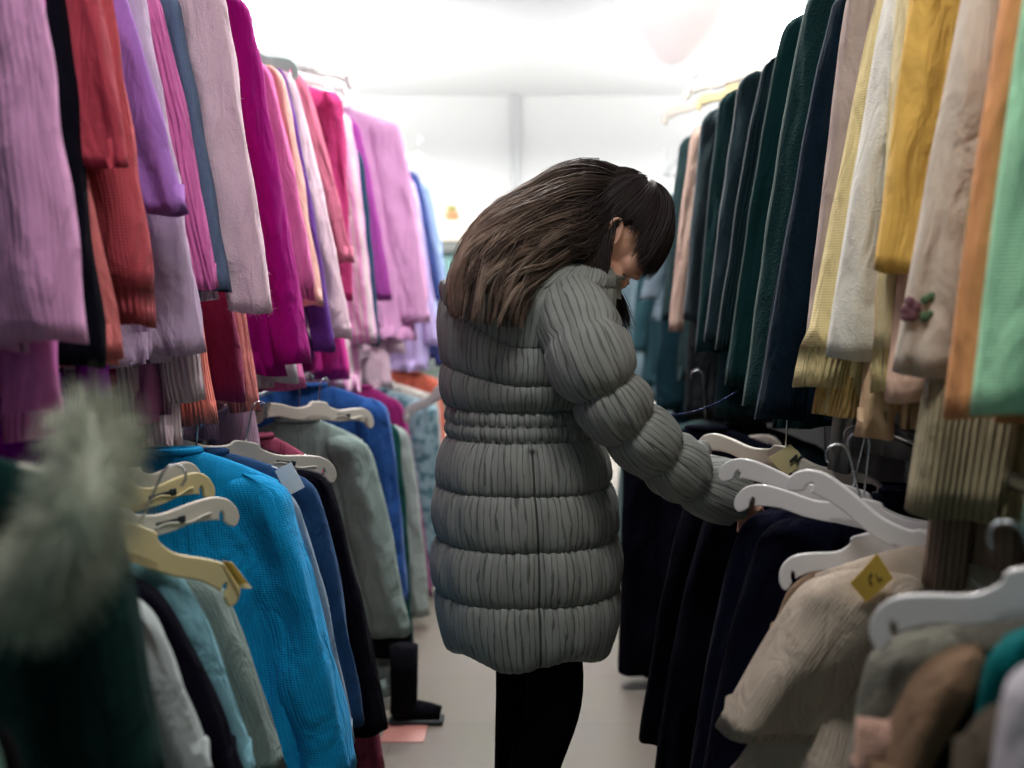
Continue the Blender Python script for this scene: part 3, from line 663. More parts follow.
# ---- puffer coat
def coatmat():
    mt, nt, b = newmat('plisse_nylon'); N = nt.nodes.new; L = nt.links.new
    tc = N('ShaderNodeTexCoord'); uv = tc.outputs['UV']; ob = tc.outputs['Object']
    n0 = N('ShaderNodeTexNoise'); n0.inputs['Scale'].default_value = 14; n0.inputs['Detail'].default_value = 4; L(ob, n0.inputs['Vector'])
    mp = N('ShaderNodeMapping'); mp.inputs['Scale'].default_value = (1, .12, 1); L(uv, mp.inputs['Vector'])
    n1 = N('ShaderNodeTexNoise'); n1.inputs['Scale'].default_value = 60; n1.inputs['Detail'].default_value = 5; n1.inputs['Roughness'].default_value = .65; L(mp.outputs[0], n1.inputs['Vector'])
    wv = N('ShaderNodeTexWave'); wv.bands_direction = 'X'; wv.inputs['Scale'].default_value = 24; wv.inputs['Distortion'].default_value = 4.5; wv.inputs['Detail'].default_value = 2; wv.inputs['Detail Scale'].default_value = 4; L(mp.outputs[0], wv.inputs['Vector'])
    cr = N('ShaderNodeValToRGB'); cr.color_ramp.elements[0].position = .0; cr.color_ramp.elements[0].color = (.0, .0, .0, 1); cr.color_ramp.elements[1].position = .16; cr.color_ramp.elements[1].color = (1, 1, 1, 1)
    L(wv.outputs['Fac'], cr.inputs['Fac'])
    mx = N('ShaderNodeMix'); mx.data_type = 'RGBA'; mx.inputs['A'].default_value = rgb((104, 107, 104)); mx.inputs['B'].default_value = rgb((152, 155, 151))
    L(cr.outputs['Color'], mx.inputs['Factor'])
    m2 = N('ShaderNodeMix'); m2.data_type = 'RGBA'; m2.blend_type = 'MULTIPLY'; m2.inputs['Factor'].default_value = .35; L(mx.outputs['Result'], m2.inputs['A']); L(n1.outputs['Fac'], m2.inputs['B'])
    L(m2.outputs['Result'], b.inputs['Base Color'])
    b.inputs['Roughness'].default_value = .62; b.inputs['Specular IOR Level'].default_value = .3; b.inputs['Sheen Weight'].default_value = .1
    ad = N('ShaderNodeMath'); ad.operation = 'MULTIPLY_ADD'; L(n1.outputs['Fac'], ad.inputs[0]); ad.inputs[1].default_value = 1.8; L(cr.outputs['Color'], ad.inputs[2])
    bp = N('ShaderNodeBump'); bp.inputs['Strength'].default_value = .5; bp.inputs['Distance'].default_value = .005; L(ad.outputs[0], bp.inputs['Height']); L(bp.outputs['Normal'], b.inputs['Normal'])
    return mt
COAT = coatmat()
prof = [(1.418, .070, 2.56, .08, .095), (1.408, .055, 2.558, .105, .125), (1.39, .03, 2.555, .14, .155), (1.365, .0, 2.553, .17, .185), (1.33, -.025, 2.55, .19, .20), (1.24, -.038, 2.55, .182, .195), (1.16, -.042, 2.55, .174, .19), (1.108, -.042, 2.55, .162, .178), (1.041, -.038, 2.55, .165, .182),
        (.936, -.035, 2.55, .188, .203), (.823, -.028, 2.55, .198, .208), (.71, -.027, 2.55, .198, .208), (.585, -.022, 2.55, .182, .195)]
def prof_at(z):
    for i in range(len(prof) - 1):
        a, b = prof[i], prof[i + 1]
        if a[0] >= z >= b[0]:
            t = (a[0] - z) / (a[0] - b[0]); return [a[k] + (b[k] - a[k]) * t for k in range(1, 5)]
    return list(prof[0][1:]) if z > prof[0][0] else list(prof[-1][1:])
seams = [1.418, 1.365, 1.24, 1.162, 1.108, 1.041, .936, .823, .71, .585]
def puff(z, a):
    for i in range(len(seams) - 1):
        hi, lo_ = seams[i], seams[i + 1]
        if hi >= z >= lo_:
            t = (hi - z) / (hi - lo_); amp = .008 if i in (0, 1) else (.018 if i > 4 else .015)
            if i == 4: amp = .004
            # fabric gathers towards each seam
            g = math.sin(a * 61 + i * 9) * .0022 * (1 - math.sin(PI * t)) + noise.noise(Vector((math.cos(a) * 6, math.sin(a) * 6, z * 9))) * .007
            return amp * (math.sin(PI * t) ** .5) - .004 + g
    return -.006
def tilt(z): return .10 * sm(1.10, 1.24, z) * (1 - .8 * sm(1.24, 1.40, z))
def torso_pt(z, a, extra=0):
    cx_, cy_, rx, ry = prof_at(z); p = puff(z, a) + extra
    th0 = R(-84)
    if z < 1.03: p -= .012 * math.exp(-((a - (2 * PI + th0)) / .05) ** 2)
    hemw = .010 * math.sin(a * 5 + 1) * sm(.64, .585, z)
    return Vector((cx_ + (rx + p) * math.copysign(abs(math.cos(a)) ** .9, math.cos(a)), cy_ + (ry + p) * math.copysign(abs(math.sin(a)) ** .9, math.sin(a)), z + tilt(z) * max(0, -math.cos(a)) ** 1.2 + hemw))
NA = 220; zs_ = []
for i in range(len(seams) - 1):
    hi, lo_ = seams[i], seams[i + 1]; n = 16 if hi - lo_ > .07 else 9
    zs_ += [hi + (lo_ - hi) * (.5 - .5 * math.cos(PI * k / n)) for k in range(n)]
zs_.append(seams[-1])
rings = [[torso_pt(z, 2 * PI * j / NA) for j in range(NA)] for z in zs_]
lr = rings[-1]; c0 = Vector(prof_at(.585)[:2] + [0])
rings += [[Vector((c0.x + (p.x - c0.x) * f_, c0.y + (p.y - c0.y) * f_, p.z + dz)) for p in lr] for f_, dz in ((.96, -.006), (.90, .0), (.86, .10))]
m = MB(); m.quadgrid(rings, off=PW); coat = m.build('puffer_coat', COAT, person)
m = MB(); m.tube([torso_pt(1.03 - .445 * k / 60, 2 * PI - R(84), .0012) - PW for k in range(61)], .0022, 6); m.build('side_seam', plain('seam_thread', (58, 60, 58), .8), coat)
# waistband: two gathered strips
m = MB()
for zc in (1.092, 1.060):
    rg = []
    for k in range(9):
        z = zc + .014 - .028 * k / 8; e_ = .004 * math.sin(PI * k / 8) + .001
        rg.append([torso_pt(z, 2 * PI * j / 150, e_ + .0025 * math.sin(j * 1.9 + zc * 90)) for j in range(150)])
    m.quadgrid(rg, True, False, False, off=PW)
m.build('waistband', COAT, coat)
# sleeves
def sleeve(path, seam_r, bulge, name, start_r, hl):
    mm = MB(); rings = []; ref = None; S = 14
    pts = spline(path, S); L = len(pts)
    for i, p in enumerate(pts):
        seg, k = divmod(i, S); t = k / S
        if seg >= len(path) - 1: seg, t = len(path) - 2, 1.0
        r = seam_r[seg] + (seam_r[seg + 1] - seam_r[seg]) * t + bulge * (math.sin(PI * t) ** .55 if 0 < t < 1 else 0)
        tg = (pts[min(i + 1, L - 1)] - pts[max(i - 1, 0)]).normalized()
        if ref is None: ref = tg.cross(Vector((0, 1, 0))).normalized()
        ref = (ref - tg * ref.dot(tg)).normalized(); b2 = tg.cross(ref)
        rg = []
        for j in range(90):
            a = 2 * PI * j / 90
            g = math.sin(a * 27 + seg * 5) * .0018 * (1 - math.sin(PI * t)) + noise.noise(Vector((math.cos(a) * 3 + seg, math.sin(a) * 3, i * .12))) * .006
            rg.append(p + (ref * math.cos(a) + b2 * math.sin(a)) * (r + g))
        rings.append(rg)
    e = rings[-1]; c = pts[-1]; tg = (pts[-1] - pts[-2]).normalized()
    rings += [[c + (q - c) * .8 for q in e], [c + (q - c) * .62 - tg * .04 for q in e]]
    mm.quadgrid(rings, off=PW); return mm.build(name, COAT, coat)
sleeve([P3(568, 296, 2.46), P3(584, 342, 2.335), P3(604, 388, 2.325), P3(628, 424, 2.345), P3(662, 454, 2.38), P3(694, 479, 2.43), P3(736, 497, 2.49)],
       [.045, .078, .064, .058, .052, .050, .052], .020, 'sleeve', .05, None)
sleeve([Vector((.0, 2.64, 1.345)), Vector((.05, 2.74, 1.29)), Vector((.10, 2.785, 1.20)), Vector((.16, 2.79, 1.11)), Vector((.24, 2.75, 1.0)), Vector((.33, 2.715, .95)), Vector((.385, 2.698, .93))],
       [.05, .078, .064, .058, .052, .050, .050], .02, 'sleeve', .05, None)
# stand-up collar around the neck
m = MB(); rg = []
for k in range(11):
    t = k / 10; z = 1.385 + .016 * t; w = .010 * math.sin(PI * t)
    rg.append([Vector((.070 + .035 * t + (.088 + w) * math.cos(a), 2.562 + (.098 + w) * math.sin(a), z + .012 * math.cos(a) * -1)) for a in [2 * PI * j / 60 for j in range(60)]])
rg += [[Vector((.105 + (p.x - .105) * .86, 2.562 + (p.y - 2.562) * .86, p.z - dz)) for p in rg[10]] for dz in (.002, .05)]
m.quadgrid(rg, True, False, False, off=PW); m.build('collar', COAT, coat)

# ---- hair
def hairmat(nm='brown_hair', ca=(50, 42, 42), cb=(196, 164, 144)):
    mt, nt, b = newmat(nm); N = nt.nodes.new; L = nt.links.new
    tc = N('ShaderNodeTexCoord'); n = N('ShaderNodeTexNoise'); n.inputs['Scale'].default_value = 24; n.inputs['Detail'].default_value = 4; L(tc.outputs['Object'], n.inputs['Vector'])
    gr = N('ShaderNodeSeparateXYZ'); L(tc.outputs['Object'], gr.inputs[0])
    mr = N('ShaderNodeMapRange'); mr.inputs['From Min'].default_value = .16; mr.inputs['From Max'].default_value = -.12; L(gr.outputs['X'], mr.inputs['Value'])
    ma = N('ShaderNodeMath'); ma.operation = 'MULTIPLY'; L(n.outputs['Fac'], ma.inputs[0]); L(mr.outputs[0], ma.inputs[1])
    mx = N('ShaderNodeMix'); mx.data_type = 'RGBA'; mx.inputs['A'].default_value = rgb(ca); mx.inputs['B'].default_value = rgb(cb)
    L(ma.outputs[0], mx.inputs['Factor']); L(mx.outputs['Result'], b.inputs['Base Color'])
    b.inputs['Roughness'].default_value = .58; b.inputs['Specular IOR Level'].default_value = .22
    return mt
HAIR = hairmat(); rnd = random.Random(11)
# cap over the scalp
def scalp(az, el, k=1.0):
    x, y, z = head_pt(math.cos(el) * math.cos(az), math.cos(el) * math.sin(az), math.sin(el))
    return HL(x * k, y * k, z * k)
m = MB(); rg = []
for i in range(15):
    t = i / 14; row = []
    for j in range(48):
        az = 2 * PI * j / 48 - PI; fr = abs(az) / PI
        end = R(14) if fr < .36 else R(14) + (R(-62) - R(14)) * sm(.42, .75, fr)
        el = PI / 2 - .02 - (PI / 2 - .02 - end) * t
        k = 1.15 - .06 * t + .05 * math.sin(PI * min(1, t * 1.1)) + .01 * noise.noise(Vector((math.cos(az) * 4, math.sin(az) * 4, t * 4)))
        if t > .93: k = 1.02
        row.append(scalp(az, el, k) - PW)
    rg.append(row)
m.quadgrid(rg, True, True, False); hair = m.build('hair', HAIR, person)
# long fall of hair over the back
hp = [(632, 214), (592, 209), (549, 226), (515, 250), (495, 279), (489, 310)]
hw_ = [32, 45, 42, 43, 39, 34]; hy = [.03, .072, .115, .135, .14, .13]; HYc = [2.575, 2.55, 2.51, 2.46, 2.42, 2.40]
pc = spline([at(a, b, y) for (a, b), y in zip(hp, HYc)], 6); pw = rspline([w / 450 for w in hw_], 6); py_ = rspline(hy, 6); LN = len(pc)
def fall(i, th, k):
    i = max(0, min(LN - 1, i)); p = pc[i]; tg = pc[min(i + 1, LN - 1)] - pc[max(i - 1, 0)]; tg.y = 0; tg.normalize(); nn = Vector((tg.z, 0, -tg.x))
    if nn.z < 0: nn = -nn
    return p + nn * math.cos(th) * pw[i] * k + Vector((0, 1, 0)) * math.sin(th) * py_[i] * k
m = MB(); rg = []
for i in range(LN - 5):
    rg.append([fall(i, 2 * PI * j / 40, (.86 if i < LN - 12 else .86 - .06 * (i - LN + 12)) + .05 * noise.noise(Vector((j * .35, i * .08, 3)))) - PW for j in range(40)])
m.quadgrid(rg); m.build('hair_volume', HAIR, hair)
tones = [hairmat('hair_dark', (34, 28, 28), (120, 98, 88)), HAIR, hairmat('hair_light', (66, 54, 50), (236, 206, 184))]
groups = [[], [], []]
for k in range(210):
    th = rnd.uniform(0, 2 * PI); r_ = rnd.random(); kk = rnd.uniform(.80, .94) if r_ < .3 else rnd.uniform(.95, 1.10)
    tone = 0 if r_ < .3 else rnd.choice((0, 1, 1, 2))
    iend = LN - 1 - abs(rnd.gauss(0, 3.4)) + 2; ist = rnd.choice((0, 0, 0, 1, 3, 5)); ph = rnd.uniform(0, 6.28); am = rnd.uniform(.05, .16); fq = rnd.uniform(5, 9); dr = rnd.gauss(0, .45)
    for s in range(15):
        o1, o2 = rnd.gauss(0, .06), rnd.gauss(0, .022); lg = rnd.gauss(0, .8); pts = []; n = 19; fl = rnd.gauss(0, .03)
        for q in range(n):
            u = q / (n - 1); i = ist + (iend + lg - ist) * u; a = int(max(0, min(LN - 2, math.floor(i)))); fr = i - a
            tight = 1 - .65 * u ** 2
            thq = th + dr * (u - .3) + o1 * tight + am * math.sin(ph + u * fq) * (.35 + u)
            kq = kk + o2 * tight + (.05 * math.sin(ph * 1.3 + u * fq * 1.1) + fl * u * u) * (.3 + u)
            pp = fall(a, thq, kq).lerp(fall(a + 1, thq, kq), min(2.4, fr))
            pts.append(pp + Vector((rnd.gauss(0, .0005), rnd.gauss(0, .0005), -.016 * max(0, u - .8) / .2)) - PW)
        groups[tone].append(pts)
for k in range(70):   # flyaway hairs
    th = rnd.uniform(0, 2 * PI); ph = rnd.uniform(0, 6.28); ist = rnd.uniform(0, LN * .5); iend = min(LN - 2, ist + rnd.uniform(8, 16)); pts = []
    for q in range(12):
        u = q / 11; i = ist + (iend - ist) * u; a = int(min(LN - 2, i)); pts.append(fall(a, th + .2 * math.sin(ph + 4 * u), 1.04 + .16 * u * abs(math.sin(ph))).lerp(fall(a + 1, th + .2 * math.sin(ph + 4 * u), 1.04 + .16 * u * abs(math.sin(ph))), i - a) - PW)
    groups[1].append(pts)
for gl, mt_ in zip(groups, tones): strands(gl, .0015, .0004).build('hair_strand', mt_, hair)['kind'] = 'stuff'
# crown, sides and fringe
lines = []
for s in range(1700):
    az = rnd.uniform(-PI, PI); fr = abs(az) / PI
    a0 = R(180) if rnd.random() < .5 else az
    if fr < .46:
        end = R(rnd.uniform(-10, 6)) if fr < .36 else R(rnd.uniform(2, 14)); out = rnd.uniform(1.12, 1.36 if fr < .3 else 1.2)
    else: end = R(14) + (R(-55) - R(14)) * sm(.46, .75, fr); out = rnd.uniform(1.10, 1.2)
    pts = []; n = 13; sw_ = rnd.gauss(0, .10); st = rnd.uniform(.06, .34)
    for q in range(n):
        u = st + (1 - st) * q / (n - 1); el = R(88) + (end - R(88)) * u
        azq = az + (.30 * (1 - u) ** 2) + sw_ * u * (1 - u) * 2
        k = 1.20 - .08 * u + (out - 1.10) * math.sin(PI * min(1, u * .75)) + .03 * math.sin(azq * 9 + u * 3)
        p = scalp(azq, el, k)
        if u > .8 and fr < .40: p = p + Vector((.0, 0, -.05 * (u - .8)))
        pts.append(p - PW)
    lines.append(pts)
strands(lines, .0021, .0006).build('fringe', HAIR, hair)['kind'] = 'stuff'
# hair tucked behind the ear to the nape, and a loose lock in front of the far shoulder
lines = []
for s in range(700):
    az = -R(rnd.uniform(118, 168)); p0 = scalp(az, R(rnd.uniform(-5, 40)), 1.08); e = fall(int(rnd.uniform(8, 14)), R(rnd.uniform(215, 300)), .98)
    mid = p0.lerp(e, .45) + Vector((.01, -.02, -.045 + rnd.gauss(0, .016)))
    lines.append([q - PW for q in spline([p0, mid, e], 6)])
for s in range(420):
    p0 = HL(rnd.uniform(-.06, -.022), -.070 - rnd.uniform(0, .012), rnd.uniform(-.03, .03)); e = at(rnd.uniform(574, 607), rnd.uniform(280, 296), rnd.uniform(2.45, 2.50))
    lines.append([q - PW for q in spline([p0, p0.lerp(e, .5) + Vector((.004, -.012, .006)), e], 6)])
for s in range(90):
    p0 = HL(.0, .075, -.05); e = at(627 + rnd.gauss(0, 4), 330 + rnd.gauss(0, 8), 2.60)
    lines.append([q - PW for q in spline([p0 + Vector((rnd.gauss(0, .01), 0, 0)), p0.lerp(e, .5) + Vector((.02, 0, 0)), e], 6)])
strands(lines, .0018, .0004).build('nape_hair', HAIR, hair)['kind'] = 'stuff'


# ------------------------------------------------------------------ visible hangers without or beside their clothes
def hang_at(tip, neck, label, mat, extras=True, rail=None, name='clothes_hanger', grp='bare hanger ends on the lower rails'):
    a = at(*tip); b = at(*neck); L = (a - b).length
    r = hanger(name, b, (a - b), label, grp, mat, s=round(L, 2), hook_to=max(.05, (rail[1] if rail else 1.08) - b.z), extras=extras, th=.013)
    return r
hang_at((239, 498, 2.08), (112, 527, 1.88), 'cream plastic hanger with rounded end lying across the turquoise cardigan', PLASTIC)
HB = hang_at((247, 580, 1.92), (132, 541, 1.80), 'cream hanger with a gold card clipped on its end', CREAM, False)
hang_at((337, 464, 2.92), (244, 452, 2.72), 'cream hanger with dark clip, on top of the long black coat', PLASTIC)
hang_at((373, 413, 3.62), (318, 410, 3.40), 'white hanger lying over the royal blue fleece jacket', PLASTIC)
hang_at((214, 474, 2.18), (118, 498, 2.02), 'yellowish hanger just above the cream one on the turquoise cardigan', CREAM)
hang_at((200, 464, 2.26), (126, 482, 2.12), 'short cream hanger end tucked under the lilac knit hem', PLASTIC, False)
hang_at((403, 412, 4.75), (440, 392, 4.55), 'blurred white hanger carrying the grey teal flowered dress', PLASTIC_W, False)
hang_at((724, 457, 2.34), (850, 500, 2.20), 'white hanger with rounded tip beside the puffer coat cuff', PLASTIC_W)
hang_at((734, 485, 2.20), (862, 512, 2.08), 'white hanger just below the one beside the puffer coat cuff', PLASTIC_W)
hang_at((800, 464, 2.02), (930, 552, 1.90), 'white hanger sloping steeply down under the khaki ribbed skirt', PLASTIC_W)
hang_at((776, 566, 2.02), (872, 546, 2.0), 'white hanger whose end sticks out of the tan sweater', PLASTIC_W, False)
hang_at((862, 612, 1.42), (1040, 588, 1.31), 'big white hanger nearest the camera, over the grey wool cardigan', PLASTIC_W)
H6 = hang_at((699, 434, 2.80), (785, 458, 2.56), 'greyish hanger end behind the puffer coat cuff with a cream size tab', PLASTIC, False)
def child_mesh(root, mb, name, mat, label=None):
    inv = Matrix.LocRotScale(root.location, root.rotation_euler, None).inverted()
    mb.v = [tuple(inv @ Vector(v)) for v in mb.v]
    o = mb.build(name, mat, root)
    if label: o['label'] = label
    return o
def card(pts, th, n=None):
    """a slightly bowed card between four world corners"""
    p = [Vector(q) for q in pts]; nn = (p[1] - p[0]).cross(p[3] - p[0]).normalized()
    if nn.y > 0: nn = -nn
    m = MB(); g0, g1 = [], []
    for i in range(5):
        a = p[0].lerp(p[3], i / 4); b = p[1].lerp(p[2], i / 4)
        g0.append([a.lerp(b, j / 4) + nn * (th + .002 * math.sin(PI * j / 4)) for j in range(5)])
        g1.append([a.lerp(b, j / 4) + nn * (.002 * math.sin(PI * j / 4)) for j in range(5)])
    m.quadgrid(g0, False); m.quadgrid(g1, False)
    loop0 = [g0[0][j] for j in range(5)] + [g0[i][4] for i in range(1, 5)] + [g0[4][j] for j in (3, 2, 1, 0)] + [g0[i][0] for i in (3, 2, 1)]
    loop1 = [g1[0][j] for j in range(5)] + [g1[i][4] for i in range(1, 5)] + [g1[4][j] for j in (3, 2, 1, 0)] + [g1[i][0] for i in (3, 2, 1)]
    m.quadgrid([loop0, loop1], True, False, False)
    return m
def stroke(m, pxs, Y, r=.0009): m.tube([at(x, y, Y) for x, y in pxs], r, 6)
# gold card on the cream hanger
child_mesh(HB, card([at(222, 560, 1.886), at(232, 562, 1.888), at(248, 583, 1.90), at(238, 584, 1.898)], .0012), 'gold_card', YELLOW, 'gold folded card')
child_mesh(HB, card([at(238, 584, 1.898), at(248, 583, 1.90), at(252, 588, 1.90), at(240, 588, 1.898)], .0012), 'card_flap', CREAM)
# cream size tab with two dark bars
T = child_mesh(H6, card([at(768, 458, 2.52), at(790, 444, 2.52), at(806, 460, 2.52), at(786, 476, 2.52)], .002), 'size_tab', CREAM, 'cream size tab with two bars')
for dx in (0, 6):
    mm = MB(); stroke(mm, [(790 + dx, 462), (797 + dx, 455)], 2.512, .003); child_mesh(H6, mm, 'size_mark', DARKSLOT)
# ------------------------------------------------------------------ cards on clothes
mm = card([at(850, 583, 1.852), at(877, 553, 1.852), at(893, 578, 1.852), at(866, 602, 1.852)], .0012)
pc_ = child_mesh(BEIGE['root'], mm, 'price_card', YELLOW, 'yellow price card')
mm = MB(); stroke(mm, [(872, 573), (869, 577), (869, 581), (872, 583)], 1.848); stroke(mm, [(876, 574), (878, 580), (882, 577)], 1.848)
io = child_mesh(BEIGE['root'], mm, 'handwriting', INK); 
DJ = [o for o in col.objects if o.get('label', '').startswith('mid blue denim')][0]
child_mesh(DJ, card([at(275, 471, 2.60), at(291, 462, 2.60), at(305, 487, 2.60), at(288, 496, 2.60)], .0012), 'white_card', WHITECARD, 'white card')
# ------------------------------------------------------------------ fur hood on the dark green coat
FURM, nt_, b_ = newmat('pale_fur'); N = nt_.nodes.new; L = nt_.links.new
n_ = N('ShaderNodeTexNoise'); n_.inputs['Scale'].default_value = 14; tc_ = N('ShaderNodeTexCoord'); L(tc_.outputs['Object'], n_.inputs['Vector'])
mx_ = N('ShaderNodeMix'); mx_.data_type = 'RGBA'; mx_.inputs['A'].default_value = rgb((112, 124, 106)); mx_.inputs['B'].default_value = rgb((226, 226, 206)); L(n_.outputs['Fac'], mx_.inputs['Factor'])
L(mx_.outputs['Result'], b_.inputs['Base Color']); b_.inputs['Roughness'].default_value = .8
rnd = random.Random(5); froot = COATF['root']; fo_ = froot.location
fpts = spline([at(92, 424, 1.10), at(96, 452, 1.07), at(86, 500, 1.03), at(72, 545, 1.02), at(44, 585, 1.03), at(14, 600, 1.06)], 6)
frad = rspline([.022, .032, .036, .036, .032, .024], 6)
m = MB(); m.tube([p - fo_ for p in fpts], lambda t: frad[min(len(frad) - 1, int(t * (len(frad) - 1) + .5))] * .8, 14)
fur = m.build('fur_trim', FURM, froot); lines = []
for s in range(2600):
    i = rnd.randrange(len(fpts)); p = fpts[i]; d = Vector((rnd.gauss(0, 1), rnd.gauss(0, 1), rnd.gauss(0, 1))).normalized()
    q = p + d * frad[i] * .75; l = rnd.uniform(.018, .042); d2 = (d + Vector((0, 0, -.5))).normalized()
    lines.append([q - fo_, q + d * l * .5 - fo_, q + d * l * .6 + d2 * l * .5 - fo_])
strands(lines, .0011, .0002).build('fur_strand', FURM, fur)['kind'] = 'stuff'
# mint piping down the edge of the black coat in the corner
m = MB(); g = LL0
m.tube([Vector((g['e'](g['z0'] - .5 * k / 12) + .002, g['Y'] - .058, g['z0'] - .5 * k / 12)) - g['root'].location for k in range(13)], .006, 8)
m.build('piping', plain('mint_piping', (150, 196, 176), .6), g['root'])['label'] = 'mint piping'
# purple flower with green leaves on the taupe sweater
tr = TAUPE['root']; to_ = tr.location
def petals(name, cs, mat):
    m = MB()
    for px, py, r in cs:
        c = at(px, py, 1.756) - to_; rg = []
        for i in range(1, 8):
            el = PI / 2 - PI * i / 8; rg.append([(c.x + r * math.cos(el) * math.cos(a), c.y + .003 * math.sin(el), c.z + r * math.cos(el) * math.sin(a)) for a in [2 * PI * j / 14 for j in range(14)]])
        m.quadgrid(rg)
    m.build(name, mat, tr)
petals('flower_embroidery', [(910, 302, .009), (906, 310, .009), (912, 315, .010), (916, 307, .009), (905, 317, .007)], plain('plum_thread', (122, 84, 96), .8))
petals('leaf_embroidery', [(925, 300, .007), (932, 297, .008), (925, 317, .008), (931, 314, .006)], plain('green_thread', (84, 112, 80), .8))
# fluff on the mohair, angora and off-white knits
for lb, n_f, l_f, c_f in (('pale pink mohair', 3600, .014, (236, 206, 218)), ('bright pink angora', 700, .010, (214, 112, 166)), ('off-white fine wool', 500, .006, (216, 210, 200)), ('dark green boucl', 900, .006, (86, 110, 108))):
    rt = [o for o in col.objects if o.get('label', '').startswith(lb)][0]
    fm = plain('fluff', c_f, .9)
    for ch in [o for o in col.objects if o.parent == rt and o.name.startswith('sleeve')][:1]:
        fuzz_on(ch, n_f, l_f, fm, ch, 3)
        for cc in [o for o in col.objects if o.parent == ch and o.name.startswith('cuff')]: fuzz_on(cc, n_f // 3, l_f, fm, ch, 4)
# sequinned strap between the woman's forearm and the dark coats
m = MB(); a, b = at(668, 416, 2.60), at(737, 392, 2.74)
for k in range(58):
    t = k / 57; p = a.lerp(b, t) + Vector((0, 0, -.012 * math.sin(PI * t))); rg = []
    for i in range(1, 5):
        el = PI / 2 - PI * i / 5; rg.append([p + Vector((math.cos(el) * math.cos(q), math.cos(el) * math.sin(q), math.sin(el))) * (.0022 + .0010 * (k % 3 == 0)) for q in [2 * PI * j / 7 for j in range(7)]])
    m.quadgrid(rg)
m.tube([a.lerp(b, k / 10) + Vector((0, 0, -.012 * math.sin(PI * k / 10))) for k in range(11)], 0.0008, 6)
tag(m.build('sequinned_strap', plain('blue_sequin', (24, 40, 80), .12, .9), None), 'thin dark strap of glittering blue sequins above the forearm', 'strap')
# black boot standing on the floor under the left rack
BX = at(404, 703, 3.62); br = empty('ankle_boot', (BX.x, BX.y, 0), 'black boot standing on the floor under the grey green hooded jacket', 'boot')
m = MB(); m.tube([(.0, 0, .24), (.0, 0, .16), (.0, 0, .08), (-.004, 0, .03)], lambda t: .045 - .004 * t, 16); m.tube([(-.03, 0, .035), (.02, 0, .042), (.08, 0, .034), (.115, 0, .026)], lambda t: .034 - .010 * t, 14)
m.build('boot_upper', cloth((16, 16, 22), 'smooth', 1.0), br)
m = MB(); m.box((.04, 0, .008), (.17, .07, .016), .006); m.build('sole', DARKSLOT, br)
# pendant lamp over the right rack
GL = emis('lamp_glass', (1.0, .90, .88), .62)
PLX = at(672, 24, 5.6); pr = empty('pendant_lamp', (PLX.x, PLX.y, PLX.z), 'pinkish white glass pendant lamp hanging above the dark coats', 'lamp')
prf = [(.03, .20), (.10, .19), (.18, .16), (.24, .11), (.268, .05), (.26, .0), (.22, -.05), (.165, -.10), (.11, -.15), (.06, -.19), (.02, -.205)]
m = MB(); m.quadgrid([[(r_ * math.cos(a) * (1 + .02 * math.cos(8 * a)), r_ * math.sin(a) * (1 + .02 * math.cos(8 * a)), z) for a in [2 * PI * j / 48 for j in range(48)]] for r_, z in prf]); m.build('lamp_shade', GL, pr)
m = MB(); m.tube([(0, 0, .19), (0, 0, ZC - PLX.z)], .008, 8); m.build('cord', PLASTIC_W, pr)
m = MB(); m.tube([(0, 0, ZC - PLX.z - .03), (0, 0, ZC - PLX.z)], .05, 16); m.build('ceiling_rose', PLASTIC_W, pr)
# cream shelving at the back wall
sr = empty('shelving_unit', (-.75, 9.95, 0), 'cream shelving unit against the far white wall', 'shelf')
CR = plain('cream_laminate', (222, 214, 200), .5); SH = plain('grey_green_back', (120, 140, 138), .8)
m = MB(); m.box((0, 0, 1.86), (1.3, .5, .17), .006); m.build('top_panel', CR, sr)
for s in (-1, 1): m = MB(); m.box((s * .63, 0, .885), (.04, .5, 1.77), .004); m.build('side_panel', CR, sr)
for z in (.12, .55, 1.0, 1.42): m = MB(); m.box((0, 0, z), (1.21, .46, .03), .003); m.build('shelf_board', CR, sr)
m = MB(); m.box((0, .235, .9), (1.22, .02, 1.6), .002); m.build('back_board', SH, sr)
def folded(x, y, z, w_, d_, h_, c, label, i):
    m = MB(); rg = []
    for k in range(9):
        t = k / 8; q = 1 - .5 * abs(2 * t - 1) ** 3 * .25
        rg.append([(w_ / 2 * q * math.copysign(abs(math.cos(a)) ** .35, math.cos(a)), d_ / 2 * q * math.copysign(abs(math.sin(a)) ** .35, math.sin(a)), h_ * t + .006 * math.sin(a * 3 + i)) for a in [2 * PI * j / 40 for j in range(40)]])
    m.quadgrid(rg); o = m.build('folded_sweater', cloth(c, 'knit', 1.2)); o.location = (x, y, z); tag(o, label, 'sweater', 'folded knits on the far shelf')
for i, (x, c, lb) in enumerate(((-.95, (60, 96, 100), 'folded teal sweater on the far shelf, left one'), (-.72, (84, 110, 108), 'folded grey green sweater in the middle of the far shelf'), (-.48, (52, 80, 92), 'folded slate sweater at the right of the far shelf'))):
    folded(x, 9.9, 1.445, .22, .36, .2, c, lb, i)
hr = empty('flower_pot', (at(452, 220, 9.8).x, 9.8, 1.945), 'small orange flower pot with greenery on top of the cream shelving', 'plant pot')
m = MB(); m.quadgrid([[(r_ * math.cos(a), r_ * math.sin(a), z) for a in [2 * PI * j / 20 for j in range(20)]] for r_, z in ((.05, 0), (.075, .06), (.085, .075), (.07, .075), (.06, .06))]); m.build('pot', plain('orange_glaze', (226, 150, 110), .5), hr)
rnd = random.Random(2); m = MB()
